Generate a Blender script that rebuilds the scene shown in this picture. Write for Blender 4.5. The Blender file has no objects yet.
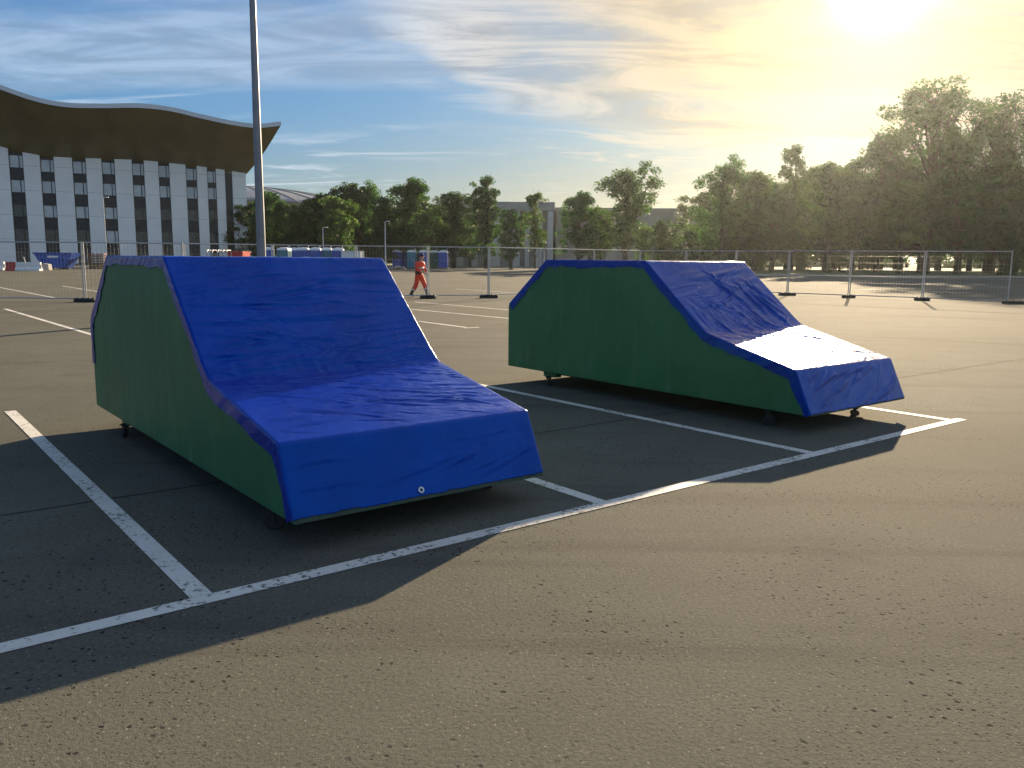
import bpy, math, random
import numpy as np
from mathutils import Matrix, Vector

R = math.radians
SC = bpy.context.scene
COL = SC.collection
random.seed(7)
np.random.seed(7)

# ------------------------------------------------------------------ camera, sky, sun, exposure
F_PX, PITCH, ROLL, EYE = 836.0, R(8.402), R(0.478), 1.6
cam_d = bpy.data.cameras.new('camera')
cam = bpy.data.objects.new('camera', cam_d)
COL.objects.link(cam)
cam_d.sensor_fit = 'HORIZONTAL'
cam_d.sensor_width = 36.0
cam_d.lens = F_PX / 1024 * 36
cam_d.clip_start, cam_d.clip_end = 0.05, 9000
cam.matrix_world = Matrix.Translation((0, 0, EYE)) @ Matrix.Rotation(R(90) - PITCH, 4, 'X') @ Matrix.Rotation(ROLL, 4, 'Z')
SC.camera = cam

SUN_AZ, SUN_EL = R(22.5), R(16.6)
SUN_DIR = Vector((math.sin(SUN_AZ) * math.cos(SUN_EL), math.cos(SUN_AZ) * math.cos(SUN_EL), math.sin(SUN_EL)))
sd = bpy.data.lights.new('sun', 'SUN')
sd.energy, sd.angle, sd.color = 4.2, R(0.55), (1.0, 0.78, 0.51)
so = bpy.data.objects.new('sun', sd)
COL.objects.link(so)
so.rotation_euler = SUN_DIR.to_track_quat('Z', 'Y').to_euler()

SC.view_settings.view_transform = 'Standard'
SC.view_settings.look = 'None'
SC.view_settings.exposure = 1.7
SC.view_settings.gamma = 1.0
SC.view_settings.use_curve_mapping = False
SC.cycles.use_denoising = True
SC.cycles.denoiser = 'OPENIMAGEDENOISE'
SC.cycles.max_bounces = 8
SC.cycles.diffuse_bounces = 3
SC.cycles.transparent_max_bounces = 8
SC.cycles.sample_clamp_indirect = 6


class NT:
    """small helper for writing node trees"""
    def __init__(self, tree):
        self.t = tree
        self.n = tree.nodes
        self.l = tree.links

    def node(self, kind, **kw):
        n = self.n.new(kind)
        for k, v in kw.items():
            setattr(n, k, v)
        return n

    def put(self, sock, v):
        if isinstance(v, bpy.types.NodeSocket):
            self.l.new(v, sock)
        elif isinstance(v, (tuple, list)):
            sock.default_value = tuple(v) + ((1.0,) if len(v) == 3 and sock.type == 'RGBA' else ())
        else:
            sock.default_value = v

    def math(self, op, a, b=None, c=None, clamp=False):
        n = self.node('ShaderNodeMath', operation=op, use_clamp=clamp)
        for i, v in enumerate((a, b, c)):
            if v is not None:
                self.put(n.inputs[i], v)
        return n.outputs[0]

    def vmath(self, op, a, b=None):
        n = self.node('ShaderNodeVectorMath', operation=op)
        self.put(n.inputs[0], a)
        if b is not None:
            self.put(n.inputs[1], b)
        return n.outputs['Value'] if op in ('DOT_PRODUCT', 'LENGTH') else n.outputs[0]

    def mix(self, f, a, b, mode='MIX'):
        n = self.node('ShaderNodeMix', data_type='RGBA', blend_type=mode)
        self.put(n.inputs[0], f)
        self.put(n.inputs[6], a)
        self.put(n.inputs[7], b)
        return n.outputs[2]

    def step(self, v, lo, hi, a=0.0, b=1.0):
        n = self.node('ShaderNodeMapRange', interpolation_type='SMOOTHSTEP')
        for i, x in enumerate((v, lo, hi, a, b)):
            self.put(n.inputs[i], x)
        return n.outputs[0]

    def noise(self, vec, scale, detail=3.0, rough=0.5, dist=0.0):
        n = self.node('ShaderNodeTexNoise')
        self.put(n.inputs['Vector'], vec)
        n.inputs['Scale'].default_value = scale
        n.inputs['Detail'].default_value = detail
        n.inputs['Roughness'].default_value = rough
        n.inputs['Distortion'].default_value = dist
        return n.outputs['Fac']

    def voronoi(self, vec, scale, feature='F1', out='Distance', dims='3D'):
        n = self.node('ShaderNodeTexVoronoi', feature=feature, voronoi_dimensions=dims)
        self.put(n.inputs['Vector'], vec)
        n.inputs['Scale'].default_value = scale
        return n.outputs[out]

    def mapping(self, vec, scale=(1, 1, 1), rot=(0, 0, 0), loc=(0, 0, 0)):
        n = self.node('ShaderNodeMapping')
        self.put(n.inputs[0], vec)
        n.inputs['Location'].default_value = loc
        n.inputs['Rotation'].default_value = rot
        n.inputs['Scale'].default_value = scale
        return n.outputs[0]


CLOUD_FAR, CLOUD_SUN = (1.85, 2.2, 2.6), (2.25, 1.48, 0.52)
SKY_TINT, LOW_WARM = (0.56, 0.96, 1.40), (1.9, 1.36, 0.60)
G1, G2, G3 = 0.06, 1.2, 30.0
# ---- world: physical sky + high cirrus lit by the low sun
world = bpy.data.worlds.new('World')
SC.world = world
world.use_nodes = True
W = NT(world.node_tree)
W.n.clear()
w_out = W.node('ShaderNodeOutputWorld')
w_bg = W.node('ShaderNodeBackground')
w_bg.inputs['Strength'].default_value = 0.10
W.l.new(w_bg.outputs[0], w_out.inputs[0])
sky = W.node('ShaderNodeTexSky', sky_type='NISHITA')
sky.sun_disc = False
sky.sun_elevation = SUN_EL
sky.sun_rotation = SUN_AZ
sky.air_density = 1.0
sky.dust_density = 0.5
sky.ozone_density = 1.6
gen = W.node('ShaderNodeTexCoord').outputs['Generated']
dirv = W.vmath('NORMALIZE', gen)
sx = W.node('ShaderNodeSeparateXYZ')
W.put(sx.inputs[0], dirv)
dx, dy, dz = sx.outputs
cosS = W.math('MAXIMUM', W.vmath('DOT_PRODUCT', dirv, tuple(SUN_DIR)), 0.0)
az = W.math('ARCTAN2', dx, dy)
el = W.math('ARCSINE', dz)
den = W.math('ADD', W.math('MAXIMUM', dz, 0.0), 0.10)
cmb = W.node('ShaderNodeCombineXYZ')
W.put(cmb.inputs[0], W.math('DIVIDE', dx, den))
W.put(cmb.inputs[1], W.math('DIVIDE', dy, den))
cp = cmb.outputs[0]
# feathered streaks on a flat layer overhead
m1 = W.mapping(cp, scale=(0.60, 1.0, 1), rot=(0, 0, R(-24)), loc=(1.3, 0.2, 0))
n1 = W.noise(m1, 0.95, 8, 0.56, 1.1)
m2 = W.mapping(cp, scale=(0.7, 1.7, 1), rot=(0, 0, R(-34)), loc=(4.1, 2.2, 0))
n2 = W.noise(m2, 1.35, 10, 0.62, 1.9)
m3 = W.mapping(cp, scale=(0.8, 1.0, 1), loc=(7.7, 1.0, 0))
n3 = W.noise(m3, 0.55, 3, 0.5, 0.3)
wisps = W.math('MULTIPLY', W.step(n2, 0.48, 0.72), W.step(n3, 0.36, 0.56))
# the broad warm bank on the sun's side: lower edge sinks to the right
edge = W.math('MAXIMUM', W.math('SUBTRACT', 0.205, W.math('MULTIPLY', W.math('ADD', az, 0.13), 0.26)), 0.115)
edge = W.math('ADD', edge, W.math('MULTIPLY', W.math('SUBTRACT', n1, 0.5), 0.14))
edge = W.math('ADD', edge, W.math('MULTIPLY', W.math('SUBTRACT', n2, 0.5), 0.05))
inband = W.math('MULTIPLY', W.step(W.math('SUBTRACT', el, edge), 0.0, 0.03), W.step(az, -0.27, -0.08))
dens = W.step(W.math('ADD', n1, W.math('MULTIPLY', n2, 0.6)), 0.50, 0.92, 0.35, 1.0)
inband = W.math('MULTIPLY', inband, W.math('MAXIMUM', W.step(el, 0.30, 0.46, 1.0, 0.2), W.step(az, 0.15, 0.4)))
bank = W.math('MULTIPLY', inband, dens)
lefts = W.math('MULTIPLY', W.step(n1, 0.40, 0.66), W.math('MULTIPLY', W.step(el, 0.10, 0.2), 0.52))
cov = W.math('MAXIMUM', bank, W.math('MAXIMUM', lefts, W.math('MULTIPLY', wisps, 0.8)), clamp=True)
cov = W.math('MULTIPLY', cov, W.step(el, 0.01, 0.10))
p9 = W.math('POWER', cosS, 11.0)
p40 = W.math('POWER', cosS, 60.0)
ccol = W.mix(p9, CLOUD_FAR, CLOUD_SUN)
shade = W.step(n2, 0.36, 0.60, 0.68, 1.18)
shc = W.node('ShaderNodeCombineColor')
for i in range(3):
    W.put(shc.inputs[i], shade)
ccol = W.mix(1.0, ccol, shc.outputs[0], 'MULTIPLY')
lumv = W.vmath('DOT_PRODUCT', sky.outputs[0], (0.25, 0.6, 0.15))
soft = W.math('DIVIDE', 0.40, W.math('ADD', 1.0, W.math('DIVIDE', lumv, 5.5)))
sfc = W.node('ShaderNodeCombineColor')
for i in range(3):
    W.put(sfc.inputs[i], W.math('MULTIPLY', soft, SKY_TINT[i]))
base = W.mix(1.0, sky.outputs[0], sfc.outputs[0], 'MULTIPLY')
# warm low air under the sun
low = W.math('MULTIPLY', W.step(el, 0.0, 0.20, 1.0, 0.0), W.math('POWER', cosS, 9.0))
base = W.mix(W.step(el, 0.0, 0.16, 0.7, 0.0), base, (1.15, 1.32, 1.35))
base = W.mix(W.math('MULTIPLY', low, 0.85), base, LOW_WARM)
skyc = W.mix(W.math('MULTIPLY', cov, 0.85), base, ccol)
glow = W.node('ShaderNodeCombineXYZ')
g1 = W.math('MULTIPLY', p40, G1)
g2 = W.math('MULTIPLY', W.math('POWER', cosS, 260.0), G2)
g3 = W.math('MULTIPLY', W.math('POWER', cosS, 2600.0), G3)
W.put(glow.inputs[0], W.math('ADD', g1, W.math('ADD', g2, g3)))
W.put(glow.inputs[1], W.math('ADD', W.math('MULTIPLY', g1, 0.70), W.math('ADD', W.math('MULTIPLY', g2, 0.86), W.math('MULTIPLY', g3, 0.93))))
W.put(glow.inputs[2], W.math('ADD', W.math('MULTIPLY', g1, 0.25), W.math('ADD', W.math('MULTIPLY', g2, 0.55), W.math('MULTIPLY', g3, 0.8))))
tot = W.node('ShaderNodeVectorMath', operation='ADD')
W.put(tot.inputs[0], skyc)
W.put(tot.inputs[1], glow.outputs[0])
W.put(w_bg.inputs['Color'], tot.outputs[0])


# ------------------------------------------------------------------ helpers
def gz(y):
    """the car park is level near the camera and climbs very slightly away from it"""
    return 0.005 * min(max(y - 12.0, 0.0), 110.0)


CAM_M = cam.matrix_world.copy()


def ray(px, py):
    d = Vector(((px - 512) / F_PX, -(py - 384) / F_PX, -1.0))
    return (CAM_M.to_3x3() @ d)


def gp(px, py):
    """where the line of sight through a picture point meets the ground"""
    d = ray(px, py)
    lo, hi = 0.5, 400.0
    f = lambda Y: EYE + d.z / d.y * Y - gz(Y)
    for _ in range(60):
        m = (lo + hi) / 2
        if f(m) > 0:
            lo = m
        else:
            hi = m
    return Vector((d.x / d.y * lo, lo, gz(lo)))


def pt(px, py, Y):
    d = ray(px, py)
    return Vector((d.x / d.y * Y, Y, EYE + d.z / d.y * Y))


def material(name, col, rough=0.6, var=0.12, scale=6.0, bump=0.0, bscale=40.0, metal=0.0, spec=0.5, stretch=(1, 1, 1), dirt=0.0):
    m = bpy.data.materials.new(name)
    m.use_nodes = True
    t = NT(m.node_tree)
    b = t.n['Principled BSDF']
    co = t.node('ShaderNodeTexCoord').outputs['Object']
    vec = t.mapping(co, scale=stretch)
    f = t.noise(vec, scale, 5, 0.6)
    c = t.mix(t.step(f, 0.3, 0.7), tuple(x * (1 - var) for x in col), tuple(min(1, x * (1 + var)) for x in col))
    if dirt:
        d = t.step(t.noise(vec, scale * 2.7, 6, 0.65), 0.52, 0.72)
        c = t.mix(t.math('MULTIPLY', d, dirt), c, (0.11, 0.095, 0.075))
    t.put(b.inputs['Base Color'], c)
    t.put(b.inputs['Roughness'], t.step(f, 0.2, 0.8, max(0.03, rough - 0.07), min(1, rough + 0.07)))
    b.inputs['Metallic'].default_value = metal
    b.inputs['Specular IOR Level'].default_value = spec
    if bump:
        bn = t.node('ShaderNodeBump')
        bn.inputs['Strength'].default_value = bump
        bn.inputs['Distance'].default_value = 0.02
        t.put(bn.inputs['Height'], t.noise(co, bscale, 4, 0.6))
        t.put(b.inputs['Normal'], bn.outputs[0])
    return m


class MB:
    """collects shapes for one mesh"""
    def __init__(self):
        self.v, self.f = [], []

    def add(self, vs, fs):
        k = len(self.v)
        self.v += [tuple(p) for p in vs]
        self.f += [tuple(i + k for i in q) for q in fs]
        return self

    def box(self, c, s, rz=0.0, bevel=0.0, M=None):
        hx, hy, hz = s[0] / 2, s[1] / 2, s[2] / 2
        if bevel <= 0:
            vs = [Vector((x, y, z)) for z in (-hz, hz) for x, y in ((-hx, -hy), (hx, -hy), (hx, hy), (-hx, hy))]
            fs = [(3, 2, 1, 0), (4, 5, 6, 7), (0, 1, 5, 4), (1, 2, 6, 5), (2, 3, 7, 6), (3, 0, 4, 7)]
        else:
            b = min(bevel, hx * .9, hy * .9, hz * .9)
            ring = lambda ax, ay, z: [Vector((x, y, z)) for x, y in ((-ax + b, -ay), (ax - b, -ay), (ax, -ay + b), (ax, ay - b), (ax - b, ay), (-ax + b, ay), (-ax, ay - b), (-ax, -ay + b))]
            vs = ring(hx - b * .7, hy - b * .7, -hz) + ring(hx, hy, -hz + b) + ring(hx, hy, hz - b) + ring(hx - b * .7, hy - b * .7, hz)
            fs = [tuple(range(7, -1, -1)), tuple(range(24, 32))]
            for r in range(3):
                fs += [(r * 8 + i, r * 8 + (i + 1) % 8, r * 8 + 8 + (i + 1) % 8, r * 8 + 8 + i) for i in range(8)]
        T = (M if M is not None else Matrix.Identity(4)) @ Matrix.Translation(c) @ Matrix.Rotation(rz, 4, 'Z')
        return self.add([T @ p for p in vs], fs)

    def tube(self, pts, rad, n=8, caps=True):
        pts = [Vector(p) for p in pts]
        rads = rad if isinstance(rad, (list, tuple)) else [rad] * len(pts)
        vs, fs = [], []
        up = None
        for i, p in enumerate(pts):
            a, b = pts[max(i - 1, 0)], pts[min(i + 1, len(pts) - 1)]
            d = (b - a).normalized()
            if up is None:
                up = d.orthogonal().normalized()
            up = (up - d * up.dot(d)).normalized()
            w = d.cross(up)
            for k in range(n):
                t = 2 * math.pi * k / n
                vs.append(p + (up * math.cos(t) + w * math.sin(t)) * rads[i])
        for i in range(len(pts) - 1):
            fs += [(i * n + k, i * n + (k + 1) % n, (i + 1) * n + (k + 1) % n, (i + 1) * n + k) for k in range(n)]
        if caps:
            fs.append(tuple(range(n - 1, -1, -1)))
            fs.append(tuple(range((len(pts) - 1) * n, len(pts) * n)))
        return self.add(vs, fs)

    def prism(self, poly, a, b):
        """poly: list of 3-D points; extruded from +a to +b vectors"""
        n = len(poly)
        vs = [Vector(p) + Vector(a) for p in poly] + [Vector(p) + Vector(b) for p in poly]
        fs = [tuple(range(n - 1, -1, -1)), tuple(range(n, 2 * n))] + [(i, (i + 1) % n, n + (i + 1) % n, n + i) for i in range(n)]
        return self.add(vs, fs)

    def lathe(self, prof, n=24, M=None):
        T = M if M is not None else Matrix.Identity(4)
        vs, fs = [], []
        for r, z in prof:
            for k in range(n):
                t = 2 * math.pi * k / n
                vs.append(T @ Vector((r * math.cos(t), r * math.sin(t), z)))
        for i in range(len(prof) - 1):
            fs += [(i * n + k, i * n + (k + 1) % n, (i + 1) * n + (k + 1) % n, (i + 1) * n + k) for k in range(n)]
        fs.append(tuple(range(n - 1, -1, -1)))
        fs.append(tuple(range((len(prof) - 1) * n, len(prof) * n)))
        return self.add(vs, fs)

    def build(self, name, mat, parent=None, smooth=False):
        me = bpy.data.meshes.new(name)
        me.from_pydata(self.v, [], self.f)
        me.update()
        import bmesh
        bm = bmesh.new()
        bm.from_mesh(me)
        bmesh.ops.recalc_face_normals(bm, faces=bm.faces)
        bm.to_mesh(me)
        bm.free()
        return link(name, me, mat, parent, smooth)


def link(name, me, mat, parent=None, smooth=False):
    if mat:
        me.materials.append(mat)
    if smooth:
        me.polygons.foreach_set('use_smooth', [True] * len(me.polygons))
    o = bpy.data.objects.new(name, me)
    COL.objects.link(o)
    if parent is not None:
        o.parent = parent
    return o


def thing(name, label, cat, loc=(0, 0, 0), rz=0.0, group=None):
    o = bpy.data.objects.new(name, None)
    o.empty_display_size = 0.3
    COL.objects.link(o)
    o.location = loc
    o.rotation_euler = (0, 0, rz)
    return tag(o, label, cat, group)


def tag(o, label, cat, group=None):
    o['label'], o['category'] = label, cat
    if group:
        o['group'] = group
    return o


def struct(o, kind='structure'):
    o['kind'] = kind
    return o


def copy_tree(o, parent=None):
    c = o.copy()
    COL.objects.link(c)
    c.parent = parent
    for ch in list(o.children):
        copy_tree(ch, c)
    return c


# ------------------------------------------------------------------ materials
M_steel = material('galvanised_steel', (0.42, 0.43, 0.44), 0.42, 0.12, 5, metal=0.7)
M_steel_dull = material('dull_grey_steel', (0.19, 0.20, 0.23), 0.5, 0.12, 3, metal=0.3)
M_rubber = material('dark_recycled_rubber', (0.018, 0.018, 0.02), 0.8, 0.3, 9, bump=0.3)
M_dark_metal = material('dark_metal', (0.03, 0.03, 0.032), 0.5, 0.2, 6, metal=0.4)
M_white_paint = material('white_paint', (0.68, 0.68, 0.66), 0.5, 0.06, 4, dirt=0.12)
M_white_plastic = material('white_plastic', (0.72, 0.72, 0.7), 0.4, 0.05, 4)
M_blue_plastic = material('blue_plastic', (0.02, 0.075, 0.36), 0.42, 0.15, 3)
M_teal_plastic = material('teal_plastic', (0.03, 0.17, 0.24), 0.42, 0.15, 3)
M_green_plastic = material('green_plastic', (0.015, 0.10, 0.07), 0.45, 0.15, 3)
M_wood_dark = material('weathered_dark_wood', (0.05, 0.04, 0.03), 0.8, 0.35, 6, stretch=(1, 8, 8), bump=0.3)
M_wood = material('brown_wood', (0.20, 0.12, 0.065), 0.75, 0.3, 5, stretch=(1, 1, 6), bump=0.3)
M_red = material('faded_red_paint', (0.42, 0.035, 0.03), 0.5, 0.2, 4)
M_concrete = material('grey_concrete', (0.34, 0.33, 0.31), 0.85, 0.12, 0.6, bump=0.2, bscale=6)
M_concrete_d = material('darker_concrete', (0.33, 0.31, 0.28), 0.85, 0.15, 0.5, bump=0.2, bscale=6)
M_concrete_l = material('pale_concrete', (0.55, 0.53, 0.49), 0.8, 0.08, 0.8)
M_dark_glass = material('dark_window_glass', (0.02, 0.028, 0.035), 0.06, 0.3, 0.7, spec=0.8)
M_sky_blind_glass = material('sky_and_blind_glass', (0.50, 0.54, 0.58), 0.12, 0.12, 0.8, spec=0.8)  # pale colour painted in for the sky's reflection as well as blinds
M_slate = material('dark_blue_grey_cladding', (0.010, 0.017, 0.027), 0.5, 0.12, 0.5)
M_panel = material('white_facade_panel', (0.86, 0.85, 0.83), 0.55, 0.04, 0.4)
pt_ = NT(M_panel.node_tree)
pz = pt_.node('ShaderNodeSeparateXYZ')
pt_.put(pz.inputs[0], pt_.node('ShaderNodeTexCoord').outputs['Object'])
pf = pt_.math('FRACT', pt_.math('DIVIDE', pz.outputs[2], 3.6))
pb = pt_.n['Principled BSDF']
pt_.put(pb.inputs['Base Color'], pt_.mix(pt_.math('LESS_THAN', pf, 0.022), pb.inputs['Base Color'].links[0].from_socket, (0.58, 0.59, 0.60)))
M_soffit = material('bronze_soffit', (0.20, 0.14, 0.045), 0.38, 0.18, 0.25, metal=0.35, stretch=(1, 1, 0.4))
M_fascia = material('pale_metal_fascia', (0.45, 0.5, 0.55), 0.4, 0.06, 0.5, metal=0.4)
M_roofmetal = material('grey_standing_seam_roof', (0.24, 0.245, 0.265), 0.5, 0.08, 0.15, metal=0.3)
M_bark = material('tree_bark', (0.038, 0.040, 0.024), 0.9, 0.3, 4, bump=0.4, bscale=12, stretch=(4, 4, 1))
M_orange = material('orange_work_cloth', (0.66, 0.045, 0.012), 0.7, 0.12, 9, bump=0.3, bscale=20)
M_black = material('black_cloth', (0.014, 0.014, 0.018), 0.7, 0.2, 9)
M_skin = material('skin', (0.42, 0.23, 0.15), 0.55, 0.08, 12)
M_navy = material('navy_cloth', (0.012, 0.02, 0.07), 0.75, 0.2, 9)
M_reflect = material('silver_reflective_tape', (0.62, 0.62, 0.6), 0.35, 0.05, 9)


def leaf_material(name, c1, c2):
    m = bpy.data.materials.new(name)
    m.use_nodes = True
    t = NT(m.node_tree)
    t.n.clear()
    out = t.node('ShaderNodeOutputMaterial')
    co = t.node('ShaderNodeTexCoord').outputs['Object']
    oi = t.node('ShaderNodeObjectInfo').outputs['Random']
    f = t.noise(co, 3.2, 3, 0.6)
    c = t.mix(t.step(f, 0.32, 0.68), c1, c2)
    hv = t.node('ShaderNodeHueSaturation')
    t.put(hv.inputs['Color'], c)
    t.put(hv.inputs['Value'], t.math('ADD', 0.8, t.math('MULTIPLY', oi, 0.45)))
    t.put(hv.inputs['Hue'], t.math('ADD', 0.485, t.math('MULTIPLY', oi, 0.03)))
    c = hv.outputs[0]
    d = t.node('ShaderNodeBsdfPrincipled')
    t.put(d.inputs['Base Color'], c)
    d.inputs['Roughness'].default_value = 0.55
    d.inputs['Specular IOR Level'].default_value = 0.3
    tr = t.node('ShaderNodeBsdfTranslucent')
    t.put(tr.inputs[0], t.mix(1.0, c, (1.05, 1.35, 0.6), 'MULTIPLY'))
    mx = t.node('ShaderNodeMixShader')
    mx.inputs[0].default_value = 0.48
    t.l.new(d.outputs[0], mx.inputs[1])
    t.l.new(tr.outputs[0], mx.inputs[2])
    t.l.new(mx.outputs[0], out.inputs[0])
    return m


M_leaf = leaf_material('green_leaves', (0.040, 0.084, 0.030), (0.075, 0.132, 0.042))
M_leaf_d = leaf_material('dark_leaves', (0.028, 0.062, 0.028), (0.052, 0.098, 0.038))
M_leaf_y = leaf_material('yellow_green_leaves', (0.058, 0.105, 0.028), (0.10, 0.15, 0.042))


def asphalt():
    m = bpy.data.materials.new('weathered_asphalt')
    m.use_nodes = True
    t = NT(m.node_tree)
    b = t.n['Principled BSDF']
    co = t.node('ShaderNodeTexCoord').outputs['Object']
    big = t.noise(co, 0.22, 4, 0.55, 0.4)
    mid = t.noise(co, 1.7, 5, 0.6, 0.2)
    fine = t.noise(co, 55, 3, 0.7)
    grit = t.noise(co, 190, 2, 0.6)
    c = t.mix(t.step(big, 0.3, 0.7), (0.104, 0.102, 0.084), (0.130, 0.128, 0.106))
    c = t.mix(t.step(mid, 0.35, 0.7, 0.0, 0.45), c, (0.097, 0.095, 0.079))
    # long faint tyre and sweeping marks
    tr = t.noise(t.mapping(co, scale=(0.12, 1.6, 1), rot=(0, 0, R(-38))), 1.0, 4, 0.6)
    c = t.mix(t.step(tr, 0.52, 0.70, 0.0, 0.5), c, (0.075, 0.068, 0.058))
    stn = t.noise(co, 0.75, 5, 0.62, 0.6)
    c = t.mix(t.step(stn, 0.60, 0.74, 0.0, 0.45), c, (0.066, 0.064, 0.060))
    c = t.mix(t.step(t.noise(t.mapping(co, loc=(11, 5, 0)), 0.45, 5, 0.6, 0.5), 0.58, 0.72, 0.0, 0.35), c, (0.150, 0.146, 0.132))
    c = t.mix(t.step(fine, 0.25, 0.75, 0.0, 1.0), t.mix(1.0, c, (0.76, 0.76, 0.76), 'MULTIPLY'), t.mix(1.0, c, (1.2, 1.2, 1.2), 'MULTIPLY'))
    # pale chips
    v0 = t.voronoi(co, 42, dims='2D')
    c0 = t.voronoi(co, 42, out='Color', dims='2D')
    s0 = t.node('ShaderNodeSeparateColor')
    t.put(s0.inputs[0], c0)
    chips = t.math('MULTIPLY', t.step(v0, 0.10, 0.2, 1.0, 0.0), t.math('GREATER_THAN', s0.outputs[0], 0.94))
    c = t.mix(t.math('MULTIPLY', chips, 0.7), c, (0.30, 0.27, 0.22))
    # dark grit and small pits in two sizes, patchy
    pits = None
    for sc, thr, rad, sp in ((19.0, 0.86, 0.20, 0.95), (9.5, 0.88, 0.12, 1.0), (44.0, 0.84, 0.26, 0.8)):
        wob = t.node('ShaderNodeVectorMath', operation='ADD')
        t.put(wob.inputs[0], co)
        nv = t.node('ShaderNodeTexNoise')
        t.put(nv.inputs['Vector'], co)
        nv.inputs['Scale'].default_value = sc * 3
        sv = t.node('ShaderNodeVectorMath', operation='SCALE')
        t.put(sv.inputs[0], nv.outputs['Color'])
        sv.inputs['Scale'].default_value = 0.35 / sc
        t.put(wob.inputs[1], sv.outputs[0])
        v = t.voronoi(wob.outputs[0], sc, dims='2D')
        cc = t.node('ShaderNodeSeparateColor')
        t.put(cc.inputs[0], t.voronoi(wob.outputs[0], sc, out='Color', dims='2D'))
        p = t.math('MULTIPLY', t.step(v, rad * 0.55, rad, 1.0, 0.0), t.math('GREATER_THAN', cc.outputs[1], thr))
        p = t.math('MULTIPLY', p, t.step(t.noise(co, 0.8, 3, 0.6), 0.40, 0.6, 0.15, sp))
        pits = p if pits is None else t.math('MAXIMUM', pits, p)
    c = t.mix(pits, c, (0.016, 0.015, 0.014))
    t.put(b.inputs['Base Color'], c)
    t.put(b.inputs['Roughness'], 0.92)
    b.inputs['Specular IOR Level'].default_value = 0.05
    bn = t.node('ShaderNodeBump')
    bn.inputs['Strength'].default_value = 0.55
    bn.inputs['Distance'].default_value = 0.006
    h = t.math('ADD', t.math('MULTIPLY', grit, 0.6), t.math('MULTIPLY', fine, 0.9))
    h = t.math('SUBTRACT', h, t.math('MULTIPLY', pits, 0.8))
    t.put(bn.inputs['Height'], h)
    t.put(b.inputs['Normal'], bn.outputs[0])
    return m


def worn_paint():
    m = bpy.data.materials.new('worn_line_paint')
    m.use_nodes = True
    t = NT(m.node_tree)
    b = t.n['Principled BSDF']
    co = t.node('ShaderNodeTexCoord').outputs['Object']
    n = t.noise(co, 26, 5, 0.7)
    n2 = t.noise(co, 2.2, 3, 0.6)
    wear = t.step(t.math('ADD', n, t.math('MULTIPLY', n2, 0.5)), 0.79, 0.90)
    c = t.mix(t.noise(co, 4, 4, 0.6), (0.50, 0.48, 0.44), (0.68, 0.66, 0.61))
    c = t.mix(wear, c, (0.10, 0.092, 0.078))
    t.put(b.inputs['Base Color'], c)
    b.inputs['Roughness'].default_value = 0.75
    bn = t.node('ShaderNodeBump')
    bn.inputs['Strength'].default_value = 0.4
    bn.inputs['Distance'].default_value = 0.004
    t.put(bn.inputs['Height'], t.noise(co, 90, 3, 0.6))
    t.put(b.inputs['Normal'], bn.outputs[0])
    return m


M_asphalt, M_line = asphalt(), worn_paint()
M_joint = material('dark_joint_sealant', (0.048, 0.046, 0.043), 0.95, 0.3, 14, spec=0.04)
M_grass = material('mown_grass', (0.075, 0.095, 0.03), 0.9, 0.3, 1.2, bump=0.5, bscale=9)
M_kerb = material('kerb_stone', (0.36, 0.35, 0.33), 0.85, 0.12, 1.5, bump=0.2)
M_path = material('pale_path', (0.33, 0.30, 0.25), 0.9, 0.15, 0.8)


# ------------------------------------------------------------------ ground
def sheet(name, xs, ys, mat, dz=0.0, fn=None):
    vs = [(x, y, gz(y) + dz) for y in ys for x in xs]
    n = len(xs)
    fs = [(j * n + i, j * n + i + 1, (j + 1) * n + i + 1, (j + 1) * n + i) for j in range(len(ys) - 1) for i in range(n - 1)]
    me = bpy.data.meshes.new(name)
    me.from_pydata(vs, [], fs)
    return struct(link(name, me, mat))


sheet('ground', [-2500, -300, -60, 0, 60, 300, 2500], [-400, -40, 0, 12, 40, 90, 122, 200, 600, 4000], M_asphalt)


def strip(name, a, b, w, mat, dz, wob=0.0, seg=0.25, seed=0):
    """a painted line or joint lying on the ground from a to b"""
    rnd = random.Random(seed)
    a, b = Vector(a), Vector(b)
    L = (b - a).length
    n = max(2, int(L / seg))
    d = (b - a).normalized()
    s = Vector((-d.y, d.x, 0)).normalized()
    vs, fs, off = [], [], 0.0
    for i in range(n + 1):
        p = a + (b - a) * i / n
        off += rnd.uniform(-wob, wob) - off * 0.05
        for sg in (-1, 1):
            q = p + s * (off + sg * w / 2 * (1 + (rnd.uniform(-.25, .25) if wob else 0)))
            vs.append((q.x, q.y, gz(q.y) + dz))
    fs = [(2 * i, 2 * i + 1, 2 * i + 3, 2 * i + 2) for i in range(n)]
    me = bpy.data.meshes.new(name)
    me.from_pydata(vs, [], fs)
    return struct(link(name, me, mat))


# long front line and the bay dividers that run back from it
BA = R(38.17)
LU = Vector((math.cos(BA), math.sin(BA), 0))            # along the front line
LV = Vector((-math.sin(BA), math.cos(BA), 0))           # back into the bays
P0 = gp(205, 600)
LW = 0.105
front0 = P0 - LU * 9.0
end_s = (gp(962, 421) - P0).dot(LU)
strip('parking_line', front0, P0 + LU * (end_s + 0.1), LW, M_line, 0.004, seg=.5)
for px, py, qx, qy in ((205, 600, 13, 411), (605, 504, 492, 385), (810, 453, 0, 0), (955, 421, 0, 0)):
    s = (gp(px, py) - P0).dot(LU)
    a = P0 + LU * s + LV * (LW / 2 + .002)
    ln = (gp(qx, qy) - a).length if qx else 6.15
    strip('parking_line', a, a + LV * ln, LW, M_line, 0.004, seg=.5)
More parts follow.
